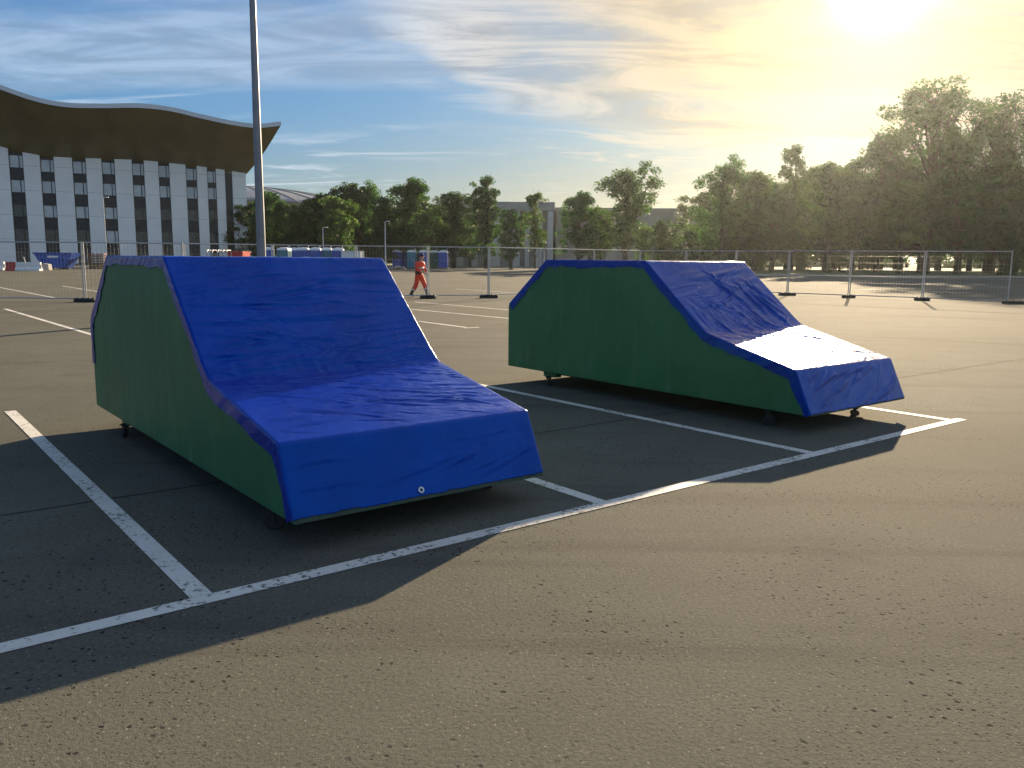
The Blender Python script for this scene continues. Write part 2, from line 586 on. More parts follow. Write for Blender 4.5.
# markings farther off
for (ax, ay, bx, by) in ((5, 309, 96, 336), (-30, 282, 58, 298.5), (62, 286, 112, 294), (0, 287, 0, 287), (415, 302, 560, 314.5), (408, 309, 540, 321.5),
                         (418, 321.3, 466, 327.5), (464.5, 328.2, 479, 327.4), (455, 289, 560, 296), (880, 296, 955, 299), (560, 283, 700, 291)):
    if (ax, ay) != (bx, by):
        strip('parking_line', gp(ax, ay), gp(bx, by), 0.11, M_line, 0.004, seg=.5)
# sealed joints in the asphalt
for k, (ax, ay, bx, by) in enumerate(((-20, 519, 300, 470), (300, 470, 700, 408), (700, 408, 1060, 353), (-20, 302.5, 240, 300), (880, 337, 1060, 347.5),
                                      (870, 316, 1040, 320), (380, 298.5, 560, 295))):
    strip('ground_joint', gp(ax, ay), gp(bx, by), 0.022 if k < 3 else 0.05, M_joint, 0.002, wob=0.006, seed=k)
# verge, grass and kerbs at the far side
sheet('grass', [-40, 0, 16, 60, 140], [124, 132, 160, 240, 420], M_grass, 0.016)
sheet('lawn', [17, 30, 60, 140], [82, 90, 100, 110, 116, 122], M_grass, 0.10)
sheet('path', [-48, -20, 12.5, 16.5], [118.3, 121, 123.6], M_path, 0.012)
mb = MB()
for i in range(62):
    mb.box((17 + i * 2.0 + 1, 81.9, gz(82) + 0.04), (1.985, 0.2, 0.18), bevel=0.02)
for i in range(20):
    mb.box((16.9, 82.9 + i * 2.0, gz(83 + i * 2) + 0.04), (0.2, 1.985, 0.18), bevel=0.02)
for i in range(32):
    mb.box((-47 + i * 2.0, 118.1, gz(118) + 0.04), (1.985, 0.2, 0.2), bevel=0.02)
struct(mb.build('kerb', M_kerb))


# ------------------------------------------------------------------ left office building
def build_office():
    # facade line through the two measured ends
    a0, b0 = pt(0, 200, 127.0), pt(246.6, 200, 142.0)
    d = Vector((b0.x - a0.x, b0.y - a0.y, 0)).normalized()
    out = Vector((d.y, -d.x, 0))
    o = Vector((b0.x, b0.y, 0))                          # right-hand corner
    root = thing('office_building', 'pale office building with white vertical piers under a huge wavy overhanging roof', 'building', (o.x, o.y, gz(o.y)))
    zb = gz(o.y)

    def s_of(px, py=205.0):
        """distance from the right corner, leftwards, of a sight line meeting the facade"""
        r = ray(px, py)
        # (r*t).out == o.out
        t = o.dot(out) / (r.x * out.x + r.y * out.y)
        p = Vector((r.x * t, r.y * t, 0))
        return (p - o).dot(d)                           # negative to the left

    L = 78.0
    inner = [(-80, 19.5), (-58, 20.6), (-46, 20.3), (-38, 18.9), (s_of(0), 18.4), (s_of(30), 17.5), (s_of(57), 17.15), (s_of(90), 17.2), (s_of(120), 17.3), (s_of(150), 17.3),
             (s_of(175), 17.1), (s_of(205), 16.8), (0, 16.1)]
    over = 9.0

    def s_eave(px, py):
        r = ray(px, py)
        t = (o.dot(out) + over) / (r.x * out.x + r.y * out.y)
        p = Vector((r.x * t, r.y * t, 0))
        z = EYE + r.z * t
        return (p - o).dot(d), z - zb
    eave = [(-80, 27.5), (-66, 30.0), (-54, 30.6)] + [s_eave(*q) for q in ((-40, 72), (0, 88.5), (35, 100.5), (65, 106.3), (100, 107.4), (140, 107.2), (170, 110.5), (200, 117.5), (235, 124.8), (258, 127.2), (281, 125))]

    inner = [(a_, z_ - 1.42) for a_, z_ in inner]

    def interp(tab, s):
        xs = [q[0] for q in tab]
        i = max(0, min(len(xs) - 2, int(np.searchsorted(xs, s)) - 1))
        p = [tab[max(i - 1, 0)], tab[i], tab[i + 1], tab[min(i + 2, len(tab) - 1)]]
        h = p[2][0] - p[1][0]
        u = min(max((s - p[1][0]) / h, 0), 1)
        m1 = (p[2][1] - p[0][1]) / (p[2][0] - p[0][0]) * h
        m2 = (p[3][1] - p[1][1]) / (p[3][0] - p[1][0]) * h
        return (2 * u**3 - 3 * u**2 + 1) * p[1][1] + (u**3 - 2 * u**2 + u) * m1 + (-2 * u**3 + 3 * u**2) * p[2][1] + (u**3 - u**2) * m2

    def P(s, outw, z):
        return d * s + out * outw + Vector((0, 0, z))
    # body: back wall line 24 m behind, dark cladding; top follows the soffit
    N = 60
    ss = [-L + L * i / N for i in range(N + 1)]
    mb = MB()
    vs, fs = [], []
    for s in ss:
        zt = interp(inner, s) - 0.02
        vs += [P(s, 0, -0.5), P(s, 0, zt), P(s, -24, zt), P(s, -24, -0.5)]
    for i in range(N):
        for k in range(4):
            fs.append((i * 4 + k, i * 4 + (k + 1) % 4, i * 4 + 4 + (k + 1) % 4, i * 4 + 4 + k))
    fs += [(0, 1, 2, 3), (N * 4 + 3, N * 4 + 2, N * 4 + 1, N * 4)]
    mb.add(vs, fs)
    mb.build('wall', M_slate, root)
    # roof shell: soffit (ruled from wall line to eave), fascia, top skin
    e_end = eave[-1][0]
    N = 160
    sof, fas, top = MB(), MB(), MB()
    v1, v2, v3 = [], [], []
    for i in range(N + 1):
        u = i / N
        si, se = -80 + 80 * u, -80 + (e_end + 80) * u
        zi, ze = interp(inner, si), interp(eave, se)
        K = 10
        row = []
        for k in range(K + 1):
            q = k / K
            bow = -0.5 * math.sin(math.pi * q)
            row.append(P(si + (se - si) * q, over * q, zi + (ze - zi) * q + bow))
        v1 += row
        v2 += [P(se, over, ze - 0.12), P(se, over + 0.16, ze - 0.12), P(se, over + 0.16, ze + 0.52), P(se, over, ze + 0.52)]
        v3 += [P(se, over, ze + 0.45), P(si, -2, zi + 5.2), P(si, -24.5, zi + 5.0), P(si, -24.5, zi - 0.1), P(si, -0.3, zi - 0.03)]
    K = 11
    sof.add(v1, [(i * K + k, i * K + k + 1, (i + 1) * K + k + 1, (i + 1) * K + k) for i in range(N) for k in range(K - 1)])
    fas.add(v2, [(i * 4 + k, i * 4 + (k + 1) % 4, i * 4 + 4 + (k + 1) % 4, i * 4 + 4 + k) for i in range(N) for k in range(4)] + [(0, 1, 2, 3), (N * 4 + 3, N * 4 + 2, N * 4 + 1, N * 4)])
    top.add(v3, [(i * 5 + k, i * 5 + k + 1, i * 5 + 6 + k, i * 5 + 5 + k) for i in range(N) for k in range(4)])
    # close the gable ends between soffit and top skin
    g = [v1[N * K + k] for k in range(K)] + [v3[N * 5], v3[N * 5 + 1], v3[N * 5 + 4]]
    top.add(g, [tuple(range(len(g)))])
    rf = top.build('roof', M_roofmetal, root, smooth=False)
    sof.build('soffit', M_soffit, rf, smooth=True)
    fas.build('fascia', M_fascia, rf)
    # white piers
    piers = [(-4, 12.4), (26.7, 43.2), (57, 75), (88.6, 104), (117, 134), (146, 160), (171, 187), (198, 208), (217, 225.6), (233, 246.4)]
    iv = [(s_of(a), s_of(b)) for a, b in piers]
    s0 = iv[0][0]
    k = 0
    while s0 > -L + 8:
        iv.insert(0, (s0 - 4.5, s0 - 2.1))
        s0 -= 4.5
        k += 1
    for (a, b) in iv:
        q = MB()
        za, zc = interp(inner, a) + 0.15, interp(inner, b) + 0.15
        q.add([P(a, 0.003, -.4), P(b, 0.003, -.4), P(b, .55, -.4), P(a, .55, -.4), P(a, 0.003, za), P(b, 0.003, zc), P(b, .55, zc + .1), P(a, .55, za + .1)],
              [(3, 2, 1, 0), (4, 5, 6, 7), (0, 1, 5, 4), (1, 2, 6, 5), (2, 3, 7, 6), (3, 0, 4, 7)])
        q.build('pier', M_panel, root)
    # windows in the dark bands between piers
    cnt = 0
    for i in range(len(iv) - 1):
        a, b = iv[i][1], iv[i + 1][0]
        narrow = i == len(iv) - 2
        if narrow or i < k - 2:
            continue
        for r_, zt in enumerate((16.0, 12.4, 8.8, 5.2, 1.95)):
            zt = min(zt, interp(inner, (a + b) / 2) - 0.22)
            h = 1.9
            fr = MB()
            w_ = b - a
            m_ = a + w_ * 0.70
            for (x0, x1, z0, z1) in ((a + .03, b - .03, zt - .07, zt), (a + .03, b - .03, zt - h, zt - h + .07), (a + .03, a + .10, zt - h + .07, zt - .07), (b - .10, b - .03, zt - h + .07, zt - .07), (m_ - .06, m_ + .06, zt - h + .07, zt - .07)):
                c = P((x0 + x1) / 2, 0.06, (z0 + z1) / 2)
                fr.box(c, (x1 - x0, 0.11, z1 - z0), rz=math.atan2(d.y, d.x))
            w = fr.build('window', M_dark_metal, root)
            pn = MB()
            for x0, x1 in ((a + .10, m_ - .06), (m_ + .06, b - .10)):
                pn.add([P(x0, .03, zt - h + .07), P(x1, .03, zt - h + .07), P(x1, .03, zt - .07), P(x0, .03, zt - .07)], [(0, 1, 2, 3)])
            light = r_ < 2 or (r_ in (2, 3) and random.random() < 0.12)
            pn.build('pane', M_sky_blind_glass if light else M_dark_glass, w)
            cnt += 1
    return root


build_office()


# ------------------------------------------------------------------ concrete hall in the middle, domed arena behind
def build_hall():
    Z = 150.0
    zb = gz(Z)
    c0 = pt(673, 230, Z)
    root = thing('concrete_hall', 'long low grey concrete hall seen between the trees in the middle distance', 'building', (c0.x, Z, zb))

    def X(px):
        return pt(px, 230, Z).x - c0.x

    def H(py, px=600):
        return pt(px, py, Z).z - zb
    # main block: front wall plus receding right flank
    xl, xr = X(556), X(703) + 5.0
    top = H(206, 640) - .9
    mb = MB()
    mb.prism([(xl, 0, -.5), (0, 0, -.5), (xr, 22, -.5), (xr, 60, -.5), (xl, 60, -.5)], (0, 0, 0), (0, 0, top + .5))
    w = mb.build('wall', M_concrete_d, root)
    mb = MB()
    u = Vector((xr, 22, 0)).normalized()
    n_ = Vector((u.y, -u.x, 0))
    for i in range(6):
        q = u * (1.2 + i * 3.8)
        MB().box(q + n_ * .18 + Vector((0, 0, top / 2 - .4)), (0.8, .35, top - 1.6), rz=math.atan2(u.y, u.x)).build('pilaster', M_concrete, root)
    mb = MB()
    mb.prism([(xl - .2, -.25, top - .02), (0.2, -.25, top - .02), (xr + .3, 21.8, top - .02), (xr + .3, 60.3, top - .02), (xl - .2, 60.3, top - .02)], (0, 0, 0), (0, 0, .55))
    mb.build('roof', M_concrete, root)
    # entrance wing with pale piers
    wl, wr = X(440), X(552)
    wt = H(204.5, 520)
    mb = MB()
    mb.prism([(wl, -5, -.5), (wr, -5, -.5), (wr, 30, -.5), (wl, 30, -.5)], (0, 0, 0), (0, 0, wt - 1.0))
    mb.build('wing', M_concrete_d, root)
    mb = MB()
    mb.box(((wl + wr) / 2, 12, wt - .72), (wr - wl + .3, 37.2, 1.5), bevel=.1)
    mb.build('wing_roof', M_concrete, root)
    for a, b in ((446, 452), (459, 465), (472, 478.5), (489, 500.5), (513, 519.5), (524.5, 528.5), (535, 541), (546, 551.5)):
        mb = MB()
        mb.box(((X(a) + X(b)) / 2, -5.75, (wt - 1.5) / 2), (X(b) - X(a), 1.48, wt - 1.5), bevel=.04)
        mb.build('pier', M_concrete_l, root)
    for a, b in ((588, 597), (604, 606)):
        mb = MB()
        mb.box(((X(a) + X(b)) / 2, -.03, 2.6), (X(b) - X(a), .05, 5.2))
        mb.build('door', M_slate, root)
    return root


build_hall()


def build_dome():
    Z = 262.0
    c = pt(236, 230, Z)
    zb = gz(Z)
    top = pt(262, 183.6, Z).z - zb - 1.2
    root = thing('domed_arena', 'distant arena with a shallow ribbed grey metal dome above the left trees', 'building', (c.x, Z, zb))
    Rr = 150.0
    a = 44.0
    prof = []
    for i in range(13):
        r = a * (1 - i / 12) + 0.01
        prof.append((r, top - Rr + math.sqrt(Rr * Rr - r * r)))
    MB().lathe(prof, 72).build('roof', M_roofmetal, root, smooth=True)
    zr = prof[0][1]
    MB().lathe([(a - 1.2, -.5), (a - 1.2, zr - .02)], 72).build('wall', M_concrete_d, root)
    for k in range(36):
        t = 2 * math.pi * k / 36
        pts = [(math.cos(t) * r, math.sin(t) * r, z + .1) for r, z in prof[:-1]]
        MB().tube(pts, 0.16, 4).build('rib', M_concrete_d, root)


build_dome()


# ------------------------------------------------------------------ thin scattering air added in place of lens glare, brightest towards the sun
hm_ = bpy.data.materials.new('glare_veil_air')
hm_.use_nodes = True
hn = NT(hm_.node_tree)
hn.n.clear()
hv_ = hn.node('ShaderNodeVolumePrincipled')
hv_.inputs['Color'].default_value = (0.90, 0.96, 0.96, 1)
hv_.inputs['Density'].default_value = 0.000115
hv_.inputs['Anisotropy'].default_value = 0.80
hn.l.new(hv_.outputs[0], hn.node('ShaderNodeOutputMaterial').inputs['Volume'])
struct(MB().box((0, 1800, 21.5), (5200, 4600, 47)).build('glare_haze', hm_), 'stuff')


# ------------------------------------------------------------------ trees
def leaf_mesh(name, centers, radii, n_per, size, rnd, flat=0.8):
    """many small leaf faces scattered in clumps through the crown"""
    vs, fs = [], []
    for (c, r) in zip(centers, radii):
        n = max(8, int(n_per * rnd.uniform(0.7, 1.3)))
        p = rnd.normal(size=(n, 3))
        p /= np.linalg.norm(p, axis=1)[:, None] + 1e-9
        p *= (rnd.uniform(0, 1, (n, 1)) ** 0.5) * r
        p[:, 2] *= flat
        p += c
        a = rnd.normal(size=(n, 3))
        a /= np.linalg.norm(a, axis=1)[:, None]
        b = np.cross(a, rnd.normal(size=(n, 3)))
        b /= np.linalg.norm(b, axis=1)[:, None]
        sz = size * rnd.uniform(0.6, 1.35, (n, 1))
        q = np.stack([p - a * sz * .5, p + b * sz * .32, p + a * sz * .55, p - b * sz * .32], 1).reshape(-1, 3)
        k = len(vs)
        vs.extend(q.tolist())
        fs.extend([(k + 4 * i, k + 4 * i + 1, k + 4 * i + 2, k + 4 * i + 3) for i in range(n)])
    me = bpy.data.meshes.new(name)
    me.from_pydata(vs, [], fs)
    return me


ASPECT = {'round': .54, 'tall': .42, 'sparse': .38, 'spread': .64, 'big': .58, 'bush': 1.2, 'cone': .6}


def tree_prototype(seed, kind):
    """unit tree: 1 m tall, crown about 1 m across; scaled when planted"""
    rnd = np.random.RandomState(seed)
    # kind: base of crown, spread profile, clump count, clump radius, leaves each, leaf size
    spec = {'round': (.20, 125, .096, 112, .030), 'tall': (.17, 120, .090, 100, .030), 'sparse': (.20, 90, .080, 80, .026), 'spread': (.18, 100, .090, 105, .028),
            'big': (.12, 290, .072, 86, .0195), 'bush': (.03, 50, .16, 120, .05), 'cone': (.05, 60, .10, 100, .035)}[kind]
    base, nc, cr, nl, ls = spec
    A = ASPECT[kind]
    wood = MB()
    lean = rnd.uniform(-.03, .03, 2)
    stem = [(lean[0] * h * h, lean[1] * h * h, h * (.74 if kind != 'bush' else .5)) for h in (0, .15, .3, .45, .6, .8, 1)]
    t0 = .028 if kind != 'sparse' else .016
    t0 *= (A + .25)
    wood.tube(stem, [t0 * 1.25, t0, t0 * .9, t0 * .75, t0 * .55, t0 * .32, t0 * .1], 7)
    # lobes shape an uneven outline
    lobes = []
    nlobe = {'big': 13, 'spread': 8, 'round': 8, 'tall': 8, 'sparse': 7, 'bush': 5, 'cone': 1}[kind]
    lr = {'big': (.10, .07), 'spread': (.09, .06), 'sparse': (.08, .05)}.get(kind, (.12, .07))
    for i in range(nlobe):
        h = base + .05 + (.86 - base) * (i + .5) / nlobe
        q = (h - base) / (1 - base)
        if kind == 'cone':
            w = .42 * (1 - q)
        else:
            top_w = {'tall': .30, 'sparse': .28, 'big': .38}.get(kind, .36)
            mid_q = {'spread': .50, 'big': .42, 'bush': .35}.get(kind, .42)
            w = top_w * math.sqrt(max(.02, 1 - ((q - mid_q) / .66) ** 2))
        for m_ in range(2 if kind != 'big' else 3):
            an = rnd.uniform(0, 6.28) if m_ == 0 else an + rnd.uniform(1.6, 3.2)
            rr = w * rnd.uniform(.35 if m_ == 0 else .65, 1.08)
            lobes.append((np.array([rr * math.cos(an), rr * math.sin(an), h + rnd.uniform(-.03, .03)]), lr[0] + lr[1] * rnd.rand()))
        lobes.append((np.array([w * rnd.uniform(-.25, .25), w * rnd.uniform(-.25, .25), h + .03]), lr[0] + .5 * lr[1]))
    lobes.append((np.array([lean[0], lean[1], .88]), lr[0] * .8))
    if kind == 'cone':
        lobes = [(np.array([0, 0, .05 + .9 * i / 9]), .30 * (1 - i / 9.3)) for i in range(9)]
    lobes = [(c * np.array([A, A, 1]), r) for c, r in lobes]
    cs, rs = [], []
    sq = min(1.0, A + .12)
    for k in range(nc):
        c, r = lobes[k % len(lobes)]
        v = rnd.normal(size=3)
        v /= np.linalg.norm(v)
        p = c + v * r * rnd.uniform(.45, 1.08) * np.array([sq, sq, .92])
        p[2] = max(p[2], base * .9)
        if p[2] > .96:
            p[2] = .96 - rnd.uniform(0, .12)
        cs.append(p)
        rs.append(cr * sq * rnd.uniform(.6, 1.25))
    # limbs out to the lobes
    for c, r in lobes:
        h = max(.12, c[2] - rnd.uniform(.12, .3))
        sidx = min(h, .84)
        st = np.array([lean[0] * sidx * sidx, lean[1] * sidx * sidx, sidx])
        mid = st * .45 + c * .55 + np.array([0, 0, -.03])
        wood.tube([st, mid, c], [t0 * .38, t0 * .24, t0 * .1], 5, caps=False)
        for _ in range(3):
            v = rnd.normal(size=3)
            v /= np.linalg.norm(v)
            wood.tube([mid * .4 + c * .6, c + v * r * .9], [t0 * .14, t0 * .05], 4, caps=False)
    return wood, leaf_mesh('crown', cs, rs, nl, ls * (.62 + .2 * A), rnd, .85)


PROTO = {}
for nm, kind, seed, lm in (('round_a', 'round', 3, M_leaf), ('round_b', 'round', 11, M_leaf_d), ('tall_a', 'tall', 5, M_leaf_d), ('tall_b', 'tall', 19, M_leaf), ('sparse_a', 'sparse', 8, M_leaf_y), ('sparse_b', 'sparse', 23, M_leaf),
                           ('spread_a', 'spread', 14, M_leaf), ('big_a', 'big', 31, M_leaf_d), ('big_b', 'big', 37, M_leaf_d), ('round_y', 'round', 41, M_leaf_y), ('bush_a', 'bush', 44, M_leaf), ('bush_b', 'bush', 47, M_leaf_y), ('cone_a', 'cone', 52, M_leaf_d)):
    wood, lme = tree_prototype(seed, kind)
    PROTO[nm] = [wood, lme, lm, None, kind]


def plant(px, top, Z, wpx, proto, label, name='deciduous_tree', cat='tree', group=None, rz=None):
    base = pt(px, 262, Z)
    zb = gz(Z) + (0.02 if Z > 90 else 0)
    h = pt(px, top, Z).z - zb
    w = wpx * Z / F_PX
    P = PROTO[proto]
    w /= ASPECT[P[4]]
    o = thing(name, label, cat, (base.x, Z, zb - 0.03), random.uniform(0, 6.28) if rz is None else rz, group)
    o.scale = (w * 1.18, w * 1.18, h * 1.02)
    if P[3] is None:
        t = P[0].build('trunk', M_bark, o, smooth=True)
        c = link('crown', P[1], P[2], o)
        P[3] = (t, c)
    else:
        for q in P[3]:
            k = q.copy()
            COL.objects.link(k)
            k.parent = o
    return o


TL = [
    (268, 190, 121, 40, 'round_b', 'dark leafy tree behind the tall grey lamp pole'),
    (284, 201, 117, 32, 'round_a', 'low leafy tree just right of the tall grey lamp pole, under the dome'),
    (301, 204, 113, 34, 'tall_b', 'short green tree behind the row of white-roofed blue toilets'),
    (320, 194, 119, 44, 'round_a', 'green rounded tree right of the distant dome'),
    (338, 196, 112, 36, 'round_y', 'lighter green tree above the middle of the toilet row'),
    (352, 182, 124, 44, 'round_b', 'dark round-topped tree above the white container'),
    (368, 181, 126, 44, 'spread_a', 'open-crowned tree with a gap of sky in it, right of the white container'),
    (384, 197, 110, 36, 'tall_a', 'dark dense narrow tree left of the large tree behind the worker'),
    (411, 179, 113, 52, 'round_a', 'large full-crowned tree standing above the orange worker'),
    (434, 203, 124, 34, 'round_b', 'dark tree filling the space right of the large tree above the worker'),
    (454, 191, 114, 38, 'round_b', 'dark tree with a bare lower trunk right of the green toilet'),
    (470, 214, 122, 30, 'round_y', 'low yellow-green tree in front of the concrete hall wing'),
    (486, 176, 112, 36, 'tall_a', 'slim tall tree with clear trunk in front of the concrete hall wing'),
    (511, 208, 108, 30, 'tall_b', 'small dense tree between two pale piers of the concrete hall'),
    (535, 187, 116, 30, 'sparse_a', 'thin airy pale tree in front of the concrete hall wing'),
    (578, 192, 110, 38, 'round_a', 'medium tree at the left edge of the big tree before the hall'),
    (600, 208, 116, 34, 'round_y', 'low light-green tree between the medium and the big tree before the hall'),
    (625, 162, 113, 70, 'spread_a', 'big loose-crowned tree in front of the middle of the concrete hall'),
    (662, 219, 107, 28, 'tall_b', 'small compact tree right of the big tree before the hall'),
    (644, 226, 111, 34, 'bush_b', 'pale green bushy tree at the foot of the big tree before the hall'),
    (692, 228, 116, 44, 'bush_a', 'wide bushy tree at the right end of the concrete hall'),
    (721, 156, 103, 56, 'spread_a', 'tree with tiered branches reaching left, first of the right-hand park'),
    (754, 172, 107, 50, 'round_a', 'mid green tree between the tiered tree and the tall thin one'),
    (772, 192, 98, 46, 'round_b', 'dark lower tree in front of the tall thin tree'),
    (792, 141, 112, 42, 'sparse_b', 'tall thin airy tree standing above its neighbours in the park'),
    (826, 163, 101, 58, 'round_a', 'round green tree left of the giant trees in the park'),
    (852, 158, 106, 48, 'tall_a', 'dark narrow tree just left of the giant trees'),
    (876, 132, 104, 58, 'round_b', 'dark shoulder tree against the left side of the largest tree'),
    (924, 80, 101, 112, 'big_a', 'largest tree of the park, a towering dark crown left of the frame edge'),
    (990, 94, 104, 96, 'big_b', 'second giant dark tree, right of the largest one'),
    (1046, 112, 100, 90, 'big_a', 'giant tree cut by the right edge of the picture'),
    (958, 168, 96, 66, 'round_b', 'dark tree filling the gap between the two giant trees'),
    (1008, 190, 97, 60, 'round_a', 'lower tree under the crowns of the giant trees at far right'),
    (900, 180, 95, 60, 'round_a', 'lower leafy tree under the left side of the largest tree'),
    (1012, 208, 90, 26, 'cone_a', 'small pointed conifer at the far right of the park'),
]
for px, top, Z, w, pr, lb in TL:
    plant(px, top, Z, w, pr, lb, 'conifer_tree' if pr == 'cone_a' else 'deciduous_tree', group='trees beyond the car park')
rr = random.Random(5)
back = [(702, 190), (735, 196), (766, 180), (806, 176), (838, 178), (866, 172), (892, 160), (930, 165), (972, 170), (1005, 160), (1040, 165), (880, 205), (820, 205), (745, 212), (785, 210), (940, 200), (985, 205)]
for i, (px, top) in enumerate(back):
    plant(px + rr.uniform(-6, 6), top + rr.uniform(-5, 5), 126 + rr.uniform(0, 24), 52 + rr.uniform(-6, 10), rr.choice(['round_a', 'round_b', 'tall_a', 'tall_b']),
          'tree in the dense dark second row of the right-hand park', group='second row of park trees')
for i, (px, top) in enumerate([(256, 203), (290, 210), (330, 206), (362, 200), (396, 205), (424, 212), (446, 216)]):
    plant(px, top, 134 + rr.uniform(0, 8), 46, rr.choice(['round_a', 'round_b']), 'tree in the dark second row behind the toilets', group='second row of trees behind the toilets')
for i, (px, top) in enumerate([(706, 240), (730, 238), (757, 241), (800, 239), (840, 240), (868, 243), (1016, 238), (1040, 236)]):
    plant(px, top, 112 + rr.uniform(-6, 10), 26 + rr.uniform(-4, 10), rr.choice(['bush_a', 'bush_b']), 'low rounded bush growing under the park trees', 'leafy_bush', 'bush', group='bushes under the park trees')
# far-off wood closing the view
rnd = np.random.RandomState(77)
cs, rs = [], []
for i in range(950):
    x = rnd.uniform(-120, 250)
    y = 235 + rnd.uniform(-10, 10)
    lowc = i % 2 == 0
    cs.append(np.array([x, y, gz(y) + (rnd.uniform(.2, 2.2) if lowc else rnd.uniform(1.5, 9 + 2.5 * math.sin(x * .07)))]))
    rs.append(rnd.uniform(1.6, 2.6) if lowc else rnd.uniform(2.2, 3.4))
struct(link('distant_wood', leaf_mesh('distant_wood', cs, rs, 120, 1.0, rnd), M_leaf_d), 'stuff')


# ------------------------------------------------------------------ lamp poles
def tall_lamp():
    p = gp(262.6, 318)
    Z = 24.0
    p = pt(261.5, 256, Z)
    o = thing('lamp_pole', 'tall tapered grey lamp pole rising past the top of the picture', 'lamp pole', (p.x, Z, gz(Z)))
    MB().lathe([(0.135, 0), (0.135, 1.2), (0.128, 1.25), (0.062, 12.5), (0.05, 12.55)], 20).build('pole', M_steel_dull, o, smooth=False)
    MB().lathe([(.24, 0), (.24, .03), (.17, .035), (.14, .09)], 16).build('base_plate', M_steel_dull, o)
    MB().box((0, -.13, .9), (.11, .03, .42), bevel=.01).build('access_door', M_steel_dull, o)
    for s in (-1, 1):
        a = MB().tube([(0, 0, 12.4), (s * .5, 0, 12.65), (s * 1.3, 0, 12.72)], .035, 8).build('arm', M_steel_dull, o)
        MB().box((s * 1.6, 0, 12.72), (.75, .26, .12), bevel=.03).build('lamp_head', M_dark_metal, a)


tall_lamp()


def thin_lamp(px, top, Z, label, arm=1):
    p = pt(px, 255, Z)
    h = pt(px, top, Z).z - gz(Z)
    o = thing('street_lamp', label, 'street lamp', (p.x, Z, gz(Z)), group='slim street lamps far off')
    r = .085
    MB().lathe([(r * 1.5, 0), (r * 1.4, .8), (r, .85), (r * .6, h)], 10).build('pole', M_white_paint, o)
    a = MB().tube([(0, 0, h - .02), (arm * .12, 0, h + .06), (arm * .25, 0, h + .08)], .04, 6).build('arm', M_white_paint, o)
    MB().box((arm * .42, 0, h + .08), (.4, .22, .1), bevel=.03).build('lamp_head', M_white_paint, a)


thin_lamp(106.5, 198, 96, 'slim pale lamp post in front of the white piers of the office building')
thin_lamp(265.5, 205, 92, 'slim pale lamp post right beside the tall grey pole', -1)
thin_lamp(323.5, 228, 105, 'short slim lamp post rising over the toilet row')
thin_lamp(385.5, 222, 100, 'slim lamp post between the white container and the worker')


# ------------------------------------------------------------------ portable toilets, container, skip and site clutter
def toilet(px, Z, body, label, rz=0.0):
    p = pt(px, 258, Z)
    o = thing('portable_toilet', label, 'portable toilet', (p.x, Z, gz(Z)), rz, 'portable toilets lined up along the far edge')
    w = 1.14
    b = MB().box((0, 0, 1.06), (w, w, 2.0), bevel=.05)
    for x in (-.28, 0, .28):
        b.box((w / 2 + .012, x, 1.1), (.03, .12, 1.7))
        b.box((-w / 2 - .012, x, 1.1), (.03, .12, 1.7))
    b.build('cabin', body, o)
    MB().box((0, 0, .05), (w + .06, w + .06, .1), bevel=.02).build('skid_base', M_dark_metal, o)
    d = MB().box((0, -w / 2 - .012, 1.02), (.66, .05, 1.78), bevel=.015).build('door', body, o)
    MB().box((.24, -w / 2 - .05, 1.0), (.05, .03, .12), bevel=.008).build('handle', M_white_plastic, d)
    r = MB()
    r.lathe([(.80, 2.06), (.81, 2.14), (.70, 2.24), (.40, 2.34), (.02, 2.37)], 4, M=Matrix.Rotation(R(45), 4, 'Z'))
    rf = r.build('roof', M_white_plastic, o)
    MB().tube([(.38, .38, 2.2), (.38, .38, 2.52)], .05, 8).build('vent_pipe', M_white_plastic, rf)


for px, Z, m, lb in ((268, 84, M_blue_plastic, 'blue toilet cabin right beside the tall lamp pole'), (284.5, 84, M_teal_plastic, 'teal toilet cabin, second from the tall lamp pole'),
                     (294.5, 87, M_blue_plastic, 'blue toilet cabin set back behind the teal one'), (304, 84, M_blue_plastic, 'blue toilet cabin left of the middle of the long row'),
                     (315.8, 84, M_blue_plastic, 'blue toilet cabin in the middle of the long row'), (327, 85, M_teal_plastic, 'teal-blue toilet cabin third from the white container'),
                     (338.4, 84, M_blue_plastic, 'blue toilet cabin next to the white container'),
                     (397.5, 111, M_blue_plastic, 'leftmost blue toilet cabin in the small group behind the worker'), (404, 114, M_blue_plastic, 'blue toilet cabin half hidden in the small group behind the worker'),
                     (412, 109, M_teal_plastic, 'teal-blue toilet cabin left of the worker'), (423.5, 109, M_blue_plastic, 'blue toilet cabin right behind the worker'),
                     (434, 112, M_green_plastic, 'dark green toilet cabin right of the worker'), (443.5, 109, M_blue_plastic, 'rightmost blue toilet cabin of the small group')):
    toilet(px, Z, m, lb, R(random.uniform(-6, 6)))


def container():
    Z = 84
    p = pt(353, 258, Z)
    o = thing('site_container', 'low white site container at the end of the toilet row', 'container', (p.x, Z, gz(Z)))
    MB().box((0, 0, 1.0), (1.9, 2.2, 1.9), bevel=.04).build('wall', M_white_plastic, o)
    MB().box((0, 0, 2.0), (2.0, 2.3, .1), bevel=.03).build('roof', M_white_plastic, o)
    d = MB().box((.35, -1.12, .95), (.8, .05, 1.7), bevel=.01).build('door', M_white_plastic, o)
    MB().box((.08, -1.16, .95), (.05, .05, .16)).build('handle', M_dark_metal, d)
    MB().box((0, 0, .04), (1.8, 2.1, .08)).build('skid', M_dark_metal, o)


container()


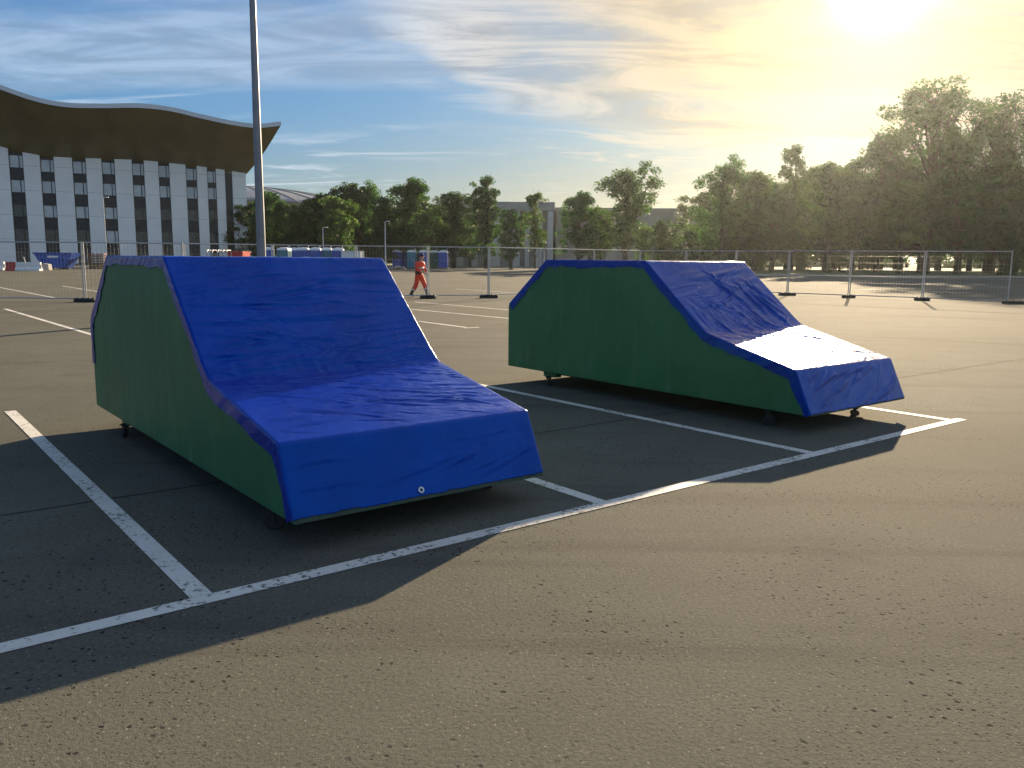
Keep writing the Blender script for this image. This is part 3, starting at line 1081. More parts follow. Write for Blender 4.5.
def skip(px, Z, wpx, h, mat, label, cat='skip'):
    p = pt(px, 258, Z)
    w = wpx * Z / F_PX
    o = thing('waste_skip', label, cat, (p.x, Z, gz(Z)))
    t, b, dd, tk = w / 2, w * .27, 1.7, .06
    m = MB()
    ou = [(-t, h), (t, h), (b, .12), (-b, .12)]
    # open tub: outer and inner shells joined at the rim
    def ring(k, z0=0):
        return [(-t + k, -dd / 2 + k, h), (t - k, -dd / 2 + k, h), (t - k, dd / 2 - k, h), (-t + k, dd / 2 - k, h), (-b + k, -dd / 2 + k, .12 + z0), (b - k, -dd / 2 + k, .12 + z0), (b - k, dd / 2 - k, .12 + z0), (-b + k, dd / 2 - k, .12 + z0)]
    vs = ring(0) + ring(tk, .06)
    fs = [(0, 1, 5, 4), (1, 2, 6, 5), (2, 3, 7, 6), (3, 0, 4, 7), (4, 5, 6, 7)]
    fs += [tuple(i + 8 for i in reversed(q)) for q in fs]
    fs += [(0, 8, 9, 1), (1, 9, 10, 2), (2, 10, 11, 3), (3, 11, 8, 0)]
    m.add(vs, fs)
    m.build('tub', mat, o)
    rm = MB()
    for y in (-dd / 2 - .05, dd / 2 + .05):
        rm.box((0, y, h - .06), (w, .1, .12), bevel=.02)
    rm.build('rim', mat, o)
    for sgn in (-1, 1):
        MB().tube([(sgn * w * .25, -dd / 2 - .1, h * .55), (sgn * w * .25, -dd / 2 - .22, h * .55)], .07, 8).build('lifting_lug', M_dark_metal, o)
    for sgn in (-1, 1):
        MB().box((sgn * b * .7, 0, .06), (.15, dd, .12)).build('runner', M_dark_metal, o)
    if mat is M_blue_plastic:
        q = MB().box((0, -dd / 2 - .006, h * .74), (1.1, .012, .2))
        q.build('painted_mark', M_white_paint, o)


skip(57.5, 86, 39, 1.65, M_blue_plastic, 'open blue waste skip with sloping ends in front of the office building')
skip(238.5, 62, 17, 1.85, M_red, 'red open skip peeping over the left blue cover near the lamp pole')


def barrier(px, Z, L, mat, label):
    p = pt(px, 266, Z)
    o = thing('water_barrier', label, 'barrier', (p.x, Z, gz(Z)), R(random.uniform(-8, 8)), 'road barriers by the skip')
    pr = [(-.28, 0), (.28, 0), (.27, .15), (.13, .35), (.11, .78), (-.11, .78), (-.13, .35), (-.27, .15)]
    MB().prism([(-L / 2, y, z) for y, z in pr], (0, 0, 0), (L, 0, 0)).build('barrier_body', mat, o)
    MB().lathe([(.05, .775), (.05, .81)], 10).build('filler_cap', M_dark_metal, o)
    for s in (-1, 1):
        MB().box((s * (L / 2 + .03), 0, .4), (.07, .1, .35), bevel=.02).build('coupling', mat, o)


barrier(11.5, 76, .85, M_red, 'short red water barrier at the left end of the white ones')
barrier(21, 76, 1.0, M_white_plastic, 'white water barrier next to the red one')
barrier(34, 76, 1.3, M_white_plastic, 'white water barrier nearest to the blue skip')
barrier(-2, 78, 1.2, M_white_plastic, 'pale water barrier cut by the left picture edge')


def crate_stack():
    Z = 88
    p = pt(97.5, 258, Z)
    o = thing('pallet_stack', 'stack of brown wooden pallets in front of the office building', 'pallets', (p.x, Z, gz(Z)), R(12))
    for k in range(9):
        m = MB()
        z = k * .17
        for y in (-.45, 0, .45):
            m.box((0, y, z + .05), (1.5, .1, .1))
        for i in range(7):
            m.box((-.66 + i * .22, 0, z + .115), (.17, 1.15, .028))
        m.build('pallet', M_wood, o)
    MB().box((0, 0, 9 * .17 + .02), (1.6, 1.25, .05), bevel=.01).build('cover_sheet', M_red, o)


crate_stack()


def block(px, Z, label):
    p = pt(px, 262, Z)
    o = tag(MB().prism([(-.35, 0, 0), (.35, 0, 0), (.3, 0, .55), (-.2, 0, .62), (-.33, 0, .5)], (0, -.3, 0), (0, .3, 0)).build('concrete_block', M_concrete), label, 'concrete block')
    o.location = (p.x, Z, gz(Z))


block(46.5, 80, 'grey concrete block between the white barriers and the blue skip')
p = pt(27, 262, 80)
o = tag(MB().tube([(0, 0, 0), (-.25, 0, 1.1)], .045, 8).tube([(-.25, 0, 1.1), (-.27, 0, 1.2)], .06, 8).build('marker_stick', M_white_plastic), 'leaning white marker stick by the white barriers', 'stick')
o.location = (p.x, 80, gz(80))


def trailer():
    Z = 58
    p = pt(214, 256, Z)
    o = thing('hoop_trailer', 'dark blue trailer with pale hooped frame half hidden behind the left blue cover', 'trailer', (p.x, Z, gz(Z)), R(6))
    MB().box((0, 0, .85), (2.1, 1.5, .3), bevel=.03).build('bed', M_navy, o)
    b = MB()
    b.box((-.75, -.72, 1.2), (.5, .05, .45)).box((-.75, .72, 1.2), (.5, .05, .45)).box((-1.0, 0, 1.2), (.05, 1.4, .45))
    b.build('side_board', M_navy, o)
    for x in (-.3, .05, .4, .75, 1.0):
        MB().tube([(x, -.7, 1.0), (x, -.7, 1.7), (x, -.5, 1.9), (x, .5, 1.9), (x, .7, 1.7), (x, .7, 1.0)], .03, 6).build('hoop', M_steel, o)
    MB().box((.35, 0, 1.93), (1.4, .05, .05)).build('ridge_bar', M_steel, o)
    for x in (-.55, .55):
        for y in (-.82, .82):
            w = MB().lathe([(.2, -.1), (.36, -.1), (.38, -.05), (.38, .05), (.36, .1), (.2, .1)], 18, M=Matrix.Translation((x, y, .38)) @ Matrix.Rotation(R(90), 4, 'X')).build('wheel', M_rubber, o)
            MB().lathe([(.05, -.06), (.2, -.06), (.2, .06), (.05, .06)], 14, M=Matrix.Translation((x, y, .38)) @ Matrix.Rotation(R(90), 4, 'X')).build('rim', M_steel, w)
    MB().box((-1.55, 0, .7), (1.1, .08, .08)).build('drawbar', M_navy, o)


trailer()


def rubble():
    p = pt(398, 266, 96)
    o = MB()
    rn = random.Random(3)
    for i in range(26):
        a, r = rn.uniform(0, 6.28), rn.uniform(0, 1) ** .7
        s = rn.uniform(.12, .34)
        x, y = math.cos(a) * r * 1.1, math.sin(a) * r * .6
        T = Matrix.Translation((x, y, s * .4 + max(0, .32 - r * .35))) @ Matrix.Rotation(rn.uniform(0, 3), 4, (rn.random(), rn.random(), rn.random() + .1))
        o.box((0, 0, 0), (s, s * rn.uniform(.5, .9), s * rn.uniform(.4, .8)), M=T, bevel=s * .12)
    o = struct(o.build('rubble', M_concrete_d), 'stuff')
    o.location = (p.x, 96, gz(96))


rubble()


# ------------------------------------------------------------------ wire mesh site fence on rubber feet
FENCE_H = 2.0


def on(px, Z):
    p = pt(px, 262, Z)
    return Vector((p.x, Z, gz(Z)))


posts = [on(-118, 28.6), on(-17, 28.6), on(83, 28.5), on(184, 29.3), on(273, 31.0), on(356, 32.2), on(428, 32.8), on(489, 33.6), on(544, 37.0), on(594, 40.5), on(640, 43.2), on(686, 42.8), on(736, 40.6), on(789, 38.1), on(851, 36.3), on(925, 34.4), on(1012.5, 32.3)]
p_lab = ['wire mesh fence panel cut by the left picture edge', 'wire mesh fence panel in front of the blue skip at far left', 'wire mesh fence panel left of the tall lamp pole, partly hidden', 'wire mesh fence panel crossing in front of the tall lamp pole',
         'wire mesh fence panel before the long toilet row', 'wire mesh fence panel left of the orange worker', 'wire mesh fence panel right of the orange worker', 'wire mesh fence panel between the pale hall piers and the right box',
         'wire mesh fence panel above the left end of the right box', 'wire mesh fence panel above the green side of the right box', 'wire mesh fence panel just left of the top crease of the right box', 'wire mesh fence panel over the blue slope of the right box',
         'wire mesh fence panel starting at the right end of the right box roof', 'wire mesh fence panel left of the thin pale double post', 'wire mesh fence panel in front of the largest tree', 'last wire mesh fence panel at the right picture edge']


def fence_panel(a, b, label):
    d = b - a
    L = d.length - 0.07
    o = thing('mesh_fence', label, 'fence panel', a + d.normalized() * .035, math.atan2(d.y, d.x), 'wire mesh site fence')
    o.rotation_euler = (0, -math.asin((b.z - a.z) / d.length), math.atan2(d.y, d.x))
    z0, z1 = .12, FENCE_H
    for x in (0, L):
        MB().tube([(x, 0, 0.05), (x, 0, z1 + .03)], .024, 8).build('upright', M_steel, o)
    for z in (z0, z1):
        MB().tube([(.024, 0, z), (L - .024, 0, z)], .021, 8).build('rail', M_steel, o)
    m = MB()
    n = int(L / .12)
    for i in range(1, n):
        m.tube([(L * i / n, 0, z0), (L * i / n, 0, z1)], .0015, 3, caps=False)
    for z in (.38, .66, .94, 1.22, 1.5, 1.78):
        m.tube([(0, .004, z), (L, .004, z)], .0018, 3, caps=False)
    m.build('wire_mesh', M_steel, o)


for i in range(len(posts) - 1):
    fence_panel(posts[i], posts[i + 1], p_lab[i])

foot_lab = ['outside the left edge', 'near the left picture edge', 'left of the left blue covered box', 'first hidden one behind the left box', 'second hidden one behind the left box', 'third hidden one behind the left box', "at the orange worker's feet", 'right of the worker, beside a double post',
            'hidden', 'hidden', 'hidden', 'hidden', 'hidden', 'right of the right box roof', 'under the thin pale double post', 'in the tree shade left of the picture edge', 'at the right end of the fence']


def fence_foot(p, ang, label, L=.74):
    o = thing('ballast_block', label, 'fence foot', p, ang, 'rubber fence feet')
    m = MB()
    m.box((0, 0, .065), (L, .24, .13), bevel=.025)
    m.build('foot_block', M_rubber, o)
    h = MB()
    for x in (-.28, -.1, .1, .28):
        h.lathe([(.035, .131), (.035, .15), (.028, .15), (.028, .131)], 10, M=Matrix.Translation((x * L / .74, 0, 0)))
    h.build('socket', M_rubber, o)


for i, p in enumerate(posts):
    if foot_lab[i] == 'hidden' or 'hidden one' in foot_lab[i] or 'outside' in foot_lab[i]:
        continue
    L = {6: .62, 15: .62, 16: 1.05}.get(i, .74)
    q = p + (Vector((.30, 0, 0)) if i == 16 else Vector((0, 0, 0)))
    fence_foot(q, R(random.uniform(-12, 12)) + (R(35) if i in (14,) else 0), 'black rubber fence foot ' + foot_lab[i], L)


# ------------------------------------------------------------------ the worker
def skinned(verts, edges, radii, root=0, sub=2):
    me = bpy.data.meshes.new('skin')
    me.from_pydata(verts, edges, [])
    ob = bpy.data.objects.new('skin', me)
    COL.objects.link(ob)
    ob.modifiers.new('skin', 'SKIN')
    for i, r in enumerate(radii):
        rr = r if isinstance(r, tuple) else (r, r)
        me.skin_vertices[0].data[i].radius = rr
        me.skin_vertices[0].data[i].use_root = (i == root)
    s = ob.modifiers.new('sub', 'SUBSURF')
    s.levels = s.render_levels = sub
    dg = bpy.context.evaluated_depsgraph_get()
    out = bpy.data.meshes.new_from_object(ob.evaluated_get(dg))
    bpy.data.objects.remove(ob)
    bpy.data.meshes.remove(me)
    return out


class Skel:
    def __init__(self):
        self.v, self.e, self.r = [], [], []

    def pt(self, p, r, frm=None):
        self.v.append(tuple(p))
        self.r.append(r)
        if frm is not None:
            self.e.append((frm, len(self.v) - 1))
        return len(self.v) - 1

    def mesh(self, sub=2):
        return skinned(self.v, self.e, self.r, 0, sub)


def worker():
    Z = 33.7
    p = pt(419, 262, Z)
    o = thing('person', 'worker in orange overalls and dark cap striding to the right beside a fence foot', 'person', (p.x, Z, gz(Z)), R(-28))
    # local axes: +x is the walking direction, +y is the left side of the body
    J = dict(pel=(0, 0, .90), wai=(.02, 0, 1.05), che=(.06, 0, 1.26), nek=(.09, 0, 1.43), hip=.09, sho=.18)
    hipL, hipR = (0, .09, .86), (0, -.09, .86)
    kneeL, ankL, toeL = (.20, .10, .50), (.34, .10, .09), (.50, .11, .035)     # leading leg
    kneeR, ankR, toeR = (-.08, -.10, .47), (-.36, -.10, .12), (-.22, -.11, .035)
    shL, elL, wrL = (.07, .20, 1.36), (.10, .27, 1.10), (.28, .17, 1.00)
    shR, elR, wrR = (.07, -.20, 1.36), (.06, -.28, 1.10), (.27, -.18, 1.00)
    b = Skel()
    i0 = b.pt(J['pel'], (.11, .14))
    w = b.pt(J['wai'], (.10, .13), i0)
    c = b.pt(J['che'], (.12, .16), w)
    n = b.pt(J['nek'], (.055, .055), c)
    n2 = b.pt((.105, 0, 1.49), (.055, .055), n)
    h1 = b.pt((.12, 0, 1.56), (.085, .072), n2)
    h2 = b.pt((.125, 0, 1.63), (.10, .08), h1)
    b.pt((.115, 0, 1.70), (.07, .06), h2)
    b.pt((.225, 0, 1.575), (.014, .012), h1)             # nose
    for s in (1, -1):
        b.pt((.11, s * .088, 1.585), (.012, .02), h1)    # ears
    for hp, kn, an, to in ((hipL, kneeL, ankL, toeL), (hipR, kneeR, ankR, toeR)):
        a1 = b.pt(hp, .085, i0)
        a2 = b.pt(kn, .058, a1)
        a3 = b.pt(an, .042, a2)
        b.pt(to, (.035, .04), a3)
    for s, sh, elb, wr in ((1, shL, elL, wrL), (-1, shR, elR, wrR)):
        a1 = b.pt(sh, .055, c)
        a2 = b.pt(elb, .042, a1)
        a3 = b.pt(wr, .028, a2)
        d = (Vector(wr) - Vector(elb)).normalized()
        pm = Vector(wr) + d * .08
        a4 = b.pt(pm, (.034, .016), a3)
        for k, ln in ((-1.5, .062), (-.5, .075), (.5, .08), (1.5, .07)):
            q = pm + d * .03 + Vector((0, 0, k * .019))
            f1 = b.pt(q, .0095, a4)
            f2 = b.pt(q + d * ln * .5 + Vector((0, -s * .01, 0)), .009, f1)
            b.pt(q + d * ln * .85 + Vector((0, -s * .035, -.01)), .008, f2)
        t1 = b.pt(Vector(wr) + d * .04 + Vector((0, -s * .03, .02)), .011, a3)
        b.pt(Vector(wr) + d * .085 + Vector((0, -s * .05, .03)), .0095, t1)
    link('body', b.mesh(1), M_skin, o, True)
    # clothing follows the same skeleton, a little fuller
    t = Skel()
    i0 = t.pt((0, 0, .93), (.135, .165))
    t.pt((.02, 0, 1.03), (.125, .155), i0)
    for hp, kn, an in ((hipL, kneeL, ankL), (hipR, kneeR, ankR)):
        a1 = t.pt(hp, .115, i0)
        m = Vector(hp).lerp(Vector(kn), .55)
        a1b = t.pt(m, .105, a1)
        a2 = t.pt(kn, .095, a1b)
        t.pt(Vector(kn).lerp(Vector(an), .55), .085, a2)
    tr = link('trousers', t.mesh(), M_orange, o, True)
    for kn, an in ((kneeL, ankL), (kneeR, ankR)):
        k, a = Vector(kn), Vector(an)
        MB().tube([k.lerp(a, .34), k.lerp(a, .46)], [.101, .098], 14, caps=False).build('reflective_band', M_reflect, tr, True)
    j = Skel()
    i0 = j.pt((.02, 0, 1.02), (.13, .16))
    c = j.pt((.06, 0, 1.26), (.145, .185), i0)
    j.pt((.085, 0, 1.40), (.085, .095), c)
    for sh, elb, wr in ((shL, elL, wrL), (shR, elR, wrR)):
        a1 = j.pt(sh, .08, c)
        a2 = j.pt(elb, .066, a1)
        j.pt(Vector(elb).lerp(Vector(wr), .85), .05, a2)
    jk = link('jacket', j.mesh(), M_orange, o, True)
    MB().lathe([(.155, 0), (.16, .02), (.16, .05), (.155, .07)], 20, M=Matrix.Translation((.045, 0, 1.13)) @ Matrix.Scale(1.16, 4, (0, 1, 0))).build('reflective_band', M_reflect, jk, True)
    bl = MB().lathe([(.14, 0), (.15, .02), (.15, .06), (.14, .08)], 20, M=Matrix.Translation((.02, 0, .985)) @ Matrix.Scale(1.16, 4, (0, 1, 0)))
    bl.box((.12, -.14, 1.0), (.12, .12, .16), bevel=.03).box((.02, -.19, .99), (.14, .07, .15), bevel=.02)
    bl.build('tool_belt', M_black, o)
    for kn, an, to in ((kneeL, ankL, toeL), (kneeR, ankR, toeR)):
        s = Skel()
        a = s.pt(Vector(kn).lerp(Vector(an), .45), .066)
        a2 = s.pt(an, .062, a)
        hl = s.pt(Vector(an) + (Vector(to) - Vector(an)) * .1 + Vector((-.02, 0, -.03)), .055, a2)
        s.pt(Vector(to) + Vector((.03, 0, .015)), (.05, .045), a2)
        link('boot', s.mesh(), M_black, o, True)
    cp = MB().lathe([(.118, 1.615), (.122, 1.65), (.112, 1.70), (.075, 1.745), (.02, 1.76)], 18, M=Matrix.Translation((.118, 0, 0)) @ Matrix.Scale(.86, 4, (0, 1, 0)))
    cp.prism([(.20, -.07, 1.63), (.28, -.05, 1.615), (.305, 0, 1.61), (.28, .05, 1.615), (.20, .07, 1.63)], (0, 0, 0), (0, 0, .012))
    cp.build('cap', M_navy, o, False)
    hm = MB().lathe([(.088, 1.535), (.094, 1.58), (.092, 1.62)], 14, M=Matrix.Translation((.095, 0, 0)) @ Matrix.Scale(.86, 4, (0, 1, 0)))
    hm.build('hair', M_black, o, True)
    e = MB()
    for s in (1, -1):
        e.lathe([(.004, -.006), (.011, 0), (.004, .006)], 8, M=Matrix.Translation((.212, s * .032, 1.60)) @ Matrix.Rotation(R(90), 4, 'Y'))
    e.box((.214, 0, 1.528), (.012, .045, .009))
    e.build('face_features', M_black, o)


worker()

# ------------------------------------------------------------------ the two tarp-covered plywood boxes on castors
def tarp_material():
    m = bpy.data.materials.new('blue_tarpaulin')
    m.use_nodes = True
    t = NT(m.node_tree)
    b = t.n['Principled BSDF']
    co = t.node('ShaderNodeTexCoord').outputs['Object']
    f = t.noise(co, 2.3, 4, 0.6)
    c = t.mix(t.step(f, 0.3, 0.7), (0.0001, 0.015, 0.26), (0.0002, 0.026, 0.34))
    dust = t.step(t.noise(co, 5.5, 6, 0.7), 0.55, 0.78, 0.0, 0.03)
    c = t.mix(dust, c, (0.16, 0.22, 0.36))
    t.put(b.inputs['Base Color'], c)
    t.put(b.inputs['Roughness'], t.step(t.noise(co, 7, 4, 0.6), 0.3, 0.7, 0.18, 0.29))
    b.inputs['Specular IOR Level'].default_value = 0.5
    b.inputs['Specular Tint'].default_value = (0.12, 0.70, 1.0, 1)
    # fine crumple and woven ribs
    v = t.voronoi(t.mapping(co, scale=(1, 1.6, 1)), 6.5, 'DISTANCE_TO_EDGE')
    cr = t.step(v, 0.0, 0.06, 1.0, 0.0)
    nz = t.noise(t.mapping(co, scale=(1.5, 0.55, 1.5), rot=(0, 0, R(12))), 15, 6, 0.62, 0.9)
    h = t.math('ADD', t.math('MULTIPLY', cr, 0.025), t.math('MULTIPLY', nz, 0.8))
    b1 = t.node('ShaderNodeBump')
    b1.inputs['Strength'].default_value = 0.30
    b1.inputs['Distance'].default_value = 0.012
    t.put(b1.inputs['Height'], h)
    wv = t.node('ShaderNodeTexWave', wave_type='BANDS', bands_direction='Y')
    t.put(wv.inputs['Vector'], co)
    wv.inputs['Scale'].default_value = 60
    b2 = t.node('ShaderNodeBump')
    b2.inputs['Strength'].default_value = 0.06
    b2.inputs['Distance'].default_value = 0.002
    t.put(b2.inputs['Height'], wv.outputs['Fac'])
    t.put(b2.inputs['Normal'], b1.outputs[0])
    t.put(b.inputs['Normal'], b2.outputs[0])
    return m


def green_ply():
    m = bpy.data.materials.new('green_painted_plywood')
    m.use_nodes = True
    t = NT(m.node_tree)
    b = t.n['Principled BSDF']
    co = t.node('ShaderNodeTexCoord').outputs['Object']
    f = t.noise(co, 1.3, 5, 0.6, 0.3)
    st = t.noise(t.mapping(co, scale=(5.0, 5.0, 0.9)), 1.6, 5, 0.65)
    c = t.mix(t.step(f, 0.3, 0.7), (0.019, 0.120, 0.048), (0.032, 0.158, 0.064))
    c = t.mix(t.step(st, 0.48, 0.72, 0.0, 0.8), c, (0.075, 0.185, 0.095))
    c = t.mix(t.step(t.noise(co, 9, 6, 0.7), 0.6, 0.75, 0.0, 0.35), c, (0.012, 0.05, 0.03))
    t.put(b.inputs['Base Color'], c)
    t.put(b.inputs['Roughness'], t.step(st, 0.3, 0.7, 0.46, 0.62))
    b.inputs['Specular IOR Level'].default_value = 0.4
    bn = t.node('ShaderNodeBump')
    bn.inputs['Strength'].default_value = 0.25
    bn.inputs['Distance'].default_value = 0.004
    t.put(bn.inputs['Height'], t.noise(t.mapping(co, scale=(1.5, 1.5, 14)), 5, 4, 0.6))
    t.put(b.inputs['Normal'], bn.outputs[0])
    return m


M_tarp, M_ply = tarp_material(), green_ply()
M_plyedge = material('dark_green_stained_edge', (0.022, 0.045, 0.03), 0.75, 0.35, 7, stretch=(1, 5, 1), bump=0.3)
M_brass = material('zinc_eyelet', (0.6, 0.6, 0.58), 0.3, 0.05, 9, metal=0.8)


def vnoise(x, y, seed):
    """smooth lattice noise for numpy grids"""
    rs = np.random.RandomState(seed)
    T = rs.uniform(-1, 1, (64, 64))
    xi, yi = np.floor(x).astype(int), np.floor(y).astype(int)
    fx, fy = x - xi, y - yi
    fx, fy = fx * fx * (3 - 2 * fx), fy * fy * (3 - 2 * fy)
    g = lambda a, b: T[a % 64, b % 64]
    return (g(xi, yi) * (1 - fx) + g(xi + 1, yi) * fx) * (1 - fy) + (g(xi, yi + 1) * (1 - fx) + g(xi + 1, yi + 1) * fx) * fy


WID = 1.76
PROF = dict(Bb=(0, .189), Bm=(0, 1.007), T0=(.772, 1.602), T1=(2.45, 1.601), W=(3.296, .845), N=(4.393, .588), F=(4.579, .179))


def covered_box(pos, yaw, label, prof, back_z, front_z, seed, folds, eyelets):
    rnd = np.random.RandomState(seed)
    root = thing('covered_box', label, 'covered box', (pos[0], pos[1], 0), yaw, 'tarp covered wheeled boxes shaped like a car')
    K = ['Bb', 'Bm', 'T0', 'T1', 'W', 'N', 'F']
    body_poly = [(prof[k][0], prof[k][1]) for k in K]
    # plywood body: a closed shell
    m = MB()
    m.prism([(s, 0, z) for s, z in body_poly], (0, 0.0, 0), (0, WID, 0))
    bo = m.build('body', M_ply, root)
    bv = bo.modifiers.new('soft_edges', 'BEVEL')
    bv.width, bv.segments, bv.limit_method = 0.006, 2, 'ANGLE'
    # dark board under the tarp at the front, showing below its hem
    fs, fz = prof['F']
    ns, nz = prof['N']
    dv = Vector((ns - fs, 0, nz - fz)).normalized()
    nv = Vector((-dv.z, 0, dv.x)) * -1
    a = Vector((fs, 0, fz)) + nv * .001
    mb = MB()
    q = [a, a + dv * .13, a + dv * .13 + nv * .005, a + nv * .005]
    mb.prism(q, (0, .004, 0), (0, WID - .004, 0))
    mb.build('front_board', M_plyedge, root)
    # recessed chassis, castor blocks, castors
    mb = MB()
    zb = prof['Bb'][1]
    for y in (.42, WID - .42):
        mb.box((2.3, y, zb - .045), (3.6, .07, .088))
    for x in (.62, 2.3, 3.98):
        mb.box((x, WID / 2, zb - .046), (.07, WID - .93, .086))
    mb.build('chassis', M_wood_dark, root)
    MB().box((4.22, WID * .54, zb - .058), (.10, WID - .62, .112), bevel=.006).build('cross_beam', M_wood_dark, root)
    for (x, y, ang) in ((.765, .07, -.5), (.765, WID - .07, .4), (4.05, .07, .9), (4.05, WID - .07, -.3)):
        back = x < 2
        if back:
            MB().box((x + .02, y + (.045 if y < 1 else -.045), zb - .035), (.24, .10, .068), bevel=.004).build('castor_block', M_ply, root)
            zt = zb - .069
        else:
            zt = zb - .001
        T = Matrix.Translation((x, y, 0)) @ Matrix.Rotation(ang, 4, 'Z')
        c = MB()
        c.box((0, 0, zt - .005), (.095, .075, .008), M=T)
        c.lathe([(.028, zt - .03), (.034, zt - .02), (.03, zt - .009)], 14, M=T)
        ct = c.build('castor', M_dark_metal, root)
        r = min(.062, (zt - .03) * .48)
        f = MB()
        for s in (-1, 1):
            f.prism([(-.02, s * .021, zt - .026), (.025, s * .021, zt - .026), (.045, s * .021, r - .012), (.02, s * .021, r - .012)], (0, -.0025, 0), (0, .0025, 0))
        fo = f.build('fork', M_dark_metal, ct)
        fo.matrix_local = T
        w = MB().lathe([(.008, -.014), (r * .8, -.016), (r, -.009), (r, .009), (r * .8, .016), (.008, .014)], 20, M=T @ Matrix.Translation((.032, 0, r)) @ Matrix.Rotation(R(90), 4, 'X'))
        w.build('wheel', M_rubber, ct)

    # ---- tarp: one continuous cloth along the profile with hems folded down the sides
    path = [(0.0, back_z)] + ([prof['Bm']] if back_z < prof['Bm'][1] - .05 else []) + [prof['T0'], prof['T1'], prof['W'], prof['N']]
    if back_z >= prof['Bm'][1] - .05:
        path[0] = (0.03, prof['Bm'][1] + .02)
    e = Vector((fs - ns, fz - nz))
    path.append((ns + e.x * (1 - front_z), nz + e.y * (1 - front_z)))
    P = [Vector(p) for p in path]
    fil = {'W': (.22, .05), 'N': (.016, .016), 'T1': (.022, .022), 'T0': (.02, .02), 'Bm': (.02, .02)}
    names = ['start'] + (['Bm'] if len(P) == 7 else []) + ['T0', 'T1', 'W', 'N', 'end']
    dense, marks = [], {}
    for i, p in enumerate(P):
        if i in (0, len(P) - 1):
            dense.append(p)
            continue
        d, d2 = fil[names[i]]
        a_, b_ = p + (P[i - 1] - p).normalized() * d, p + (P[i + 1] - p).normalized() * d2
        for k in range(13):
            u = k / 12
            dense.append(a_ * (1 - u) ** 2 + p * 2 * u * (1 - u) + b_ * u * u)
    acc = [0.0]
    for i in range(1, len(dense)):
        acc.append(acc[-1] + (dense[i] - dense[i - 1]).length)
    tot = acc[-1]
    NTT = int(tot / .006)
    tt = np.linspace(0, tot, NTT + 1)
    xs = np.interp(tt, acc, [p.x for p in dense])
    zs = np.interp(tt, acc, [p.y for p in dense])
    # arc position of the creases
    def arc_of(n):
        p = prof[n]
        return tt[int(np.argmin((xs - p[0]) ** 2 + (zs - p[1]) ** 2))]
    A = {n: arc_of(n) for n in ('T0', 'T1', 'W', 'N')}
    A['E'] = tot
    A['B'] = 0.0
    tx, tz = np.gradient(xs, tt), np.gradient(zs, tt)
    ln = np.hypot(tx, tz)
    nx, nzv = -tz / ln, tx / ln
    NV = 150
    vv = np.linspace(0, WID, NV + 1)
    TT, VV = np.meshgrid(tt, vv, indexing='ij')
    disp = np.zeros_like(TT)

    def fold(t0, v0, t1, v1, wd, am):
        dx_, dy_ = t1 - t0, v1 - v0
        L2 = dx_ * dx_ + dy_ * dy_
        u = ((TT - t0) * dx_ + (VV - v0) * dy_) / L2
        bend = .03 * math.sin(seed + t0 * 40) * np.sin(np.clip(u, 0, 1) * math.pi)
        dist = ((TT - t0) * dy_ - (VV - v0) * dx_) / math.sqrt(L2) + bend
        tap = np.clip(np.sin(np.clip(u, 0, 1) * math.pi), 0, 1) ** .6
        g = np.exp(-(dist / wd) ** 2) - .45 * np.exp(-((dist - wd * 1.5) / (wd * 1.4)) ** 2)
        disp[:] = disp + am * tap * g

    for k in range(len(folds)):
        pan, n, v_rng, t_rng, ang, ang_sd, len_rng, wd, am = folds[k]
        t0, t1 = A[pan[0]], A[pan[1]]
        for _ in range(n):
            tc = t0 + (t1 - t0) * rnd.uniform(*t_rng)
            vc = WID * rnd.uniform(*v_rng)
            th = R(ang + rnd.normal() * ang_sd)
            L = rnd.uniform(*len_rng)
            dt, dv_ = math.sin(th) * L / 2, math.cos(th) * L / 2
            fold(tc - dt, vc - dv_, tc + dt, vc + dv_, wd * rnd.uniform(.6, 1.5), am * rnd.uniform(.2, 1.2) * (1 if rnd.rand() < .75 else -.6))
    disp += .0035 * vnoise(TT * 3.2 + 3, VV * 3.6 + seed, seed) + .0018 * vnoise(TT * 11, VV * 9 + 7, seed + 1) + .0011 * vnoise(TT * 27 + VV * 8, VV * 22, seed + 2)
    # fine ripples held by the crease between slope and bonnet
    near = np.exp(-((TT - A['W']) / .22) ** 2)
    disp += near * .003 * vnoise(TT * 7 + 5, VV * 24 + seed, seed + 5)
    pin = np.minimum(1, np.minimum(VV, WID - VV) / .06)
    for n in ('T0', 'T1', 'N'):
        pin = pin * (1 - .75 * np.exp(-((TT - A[n]) / .035) ** 2))
    disp = disp * (0.12 + .88 * pin)
    disp = np.maximum(disp, -.002 - .004 * (TT < A['N'])) + .011
    hem = [.003, .008, .018, .042, .066, .088]
    hw = lambda t, s: 1 + .14 * vnoise(np.array([t * 9.0 + s * 4.1]), np.array([s * 2.3 + seed]), seed + 12)[0] + .24 * vnoise(np.array([t * 2.3 + s * 9.1]), np.array([s * 5.3 + seed]), seed + 9)[0]
    rows = []
    for i in range(len(tt)):
        base_ = np.array([xs[i], 0, zs[i]])
        nn = np.array([nx[i], 0, nzv[i]])
        row = []
        for side in (0, 1):
            hs = []
            wv = hw(tt[i], side)
            y = -.006 if side == 0 else WID + .006
            sg = -1 if side == 0 else 1
            for q, h in enumerate(hem):
                rip = .004 * float(vnoise(np.array([tt[i] * 9 + q * .3]), np.array([side * 3.0]), seed + 4)[0])
                pnt = base_ + nn * (.008 - h * wv)
                pnt[1] = y + sg * (abs(rip) + (.002 if q else 0))
                hs.append(pnt)
            if side == 0:
                left = hs[::-1]
            else:
                right = hs
        mid = base_ + nn * disp[i][:, None]
        mid[:, 1] = vv
        mid[0, 1], mid[-1, 1] = -.003, WID + .003
        rows.append(np.array(left + list(mid) + right))
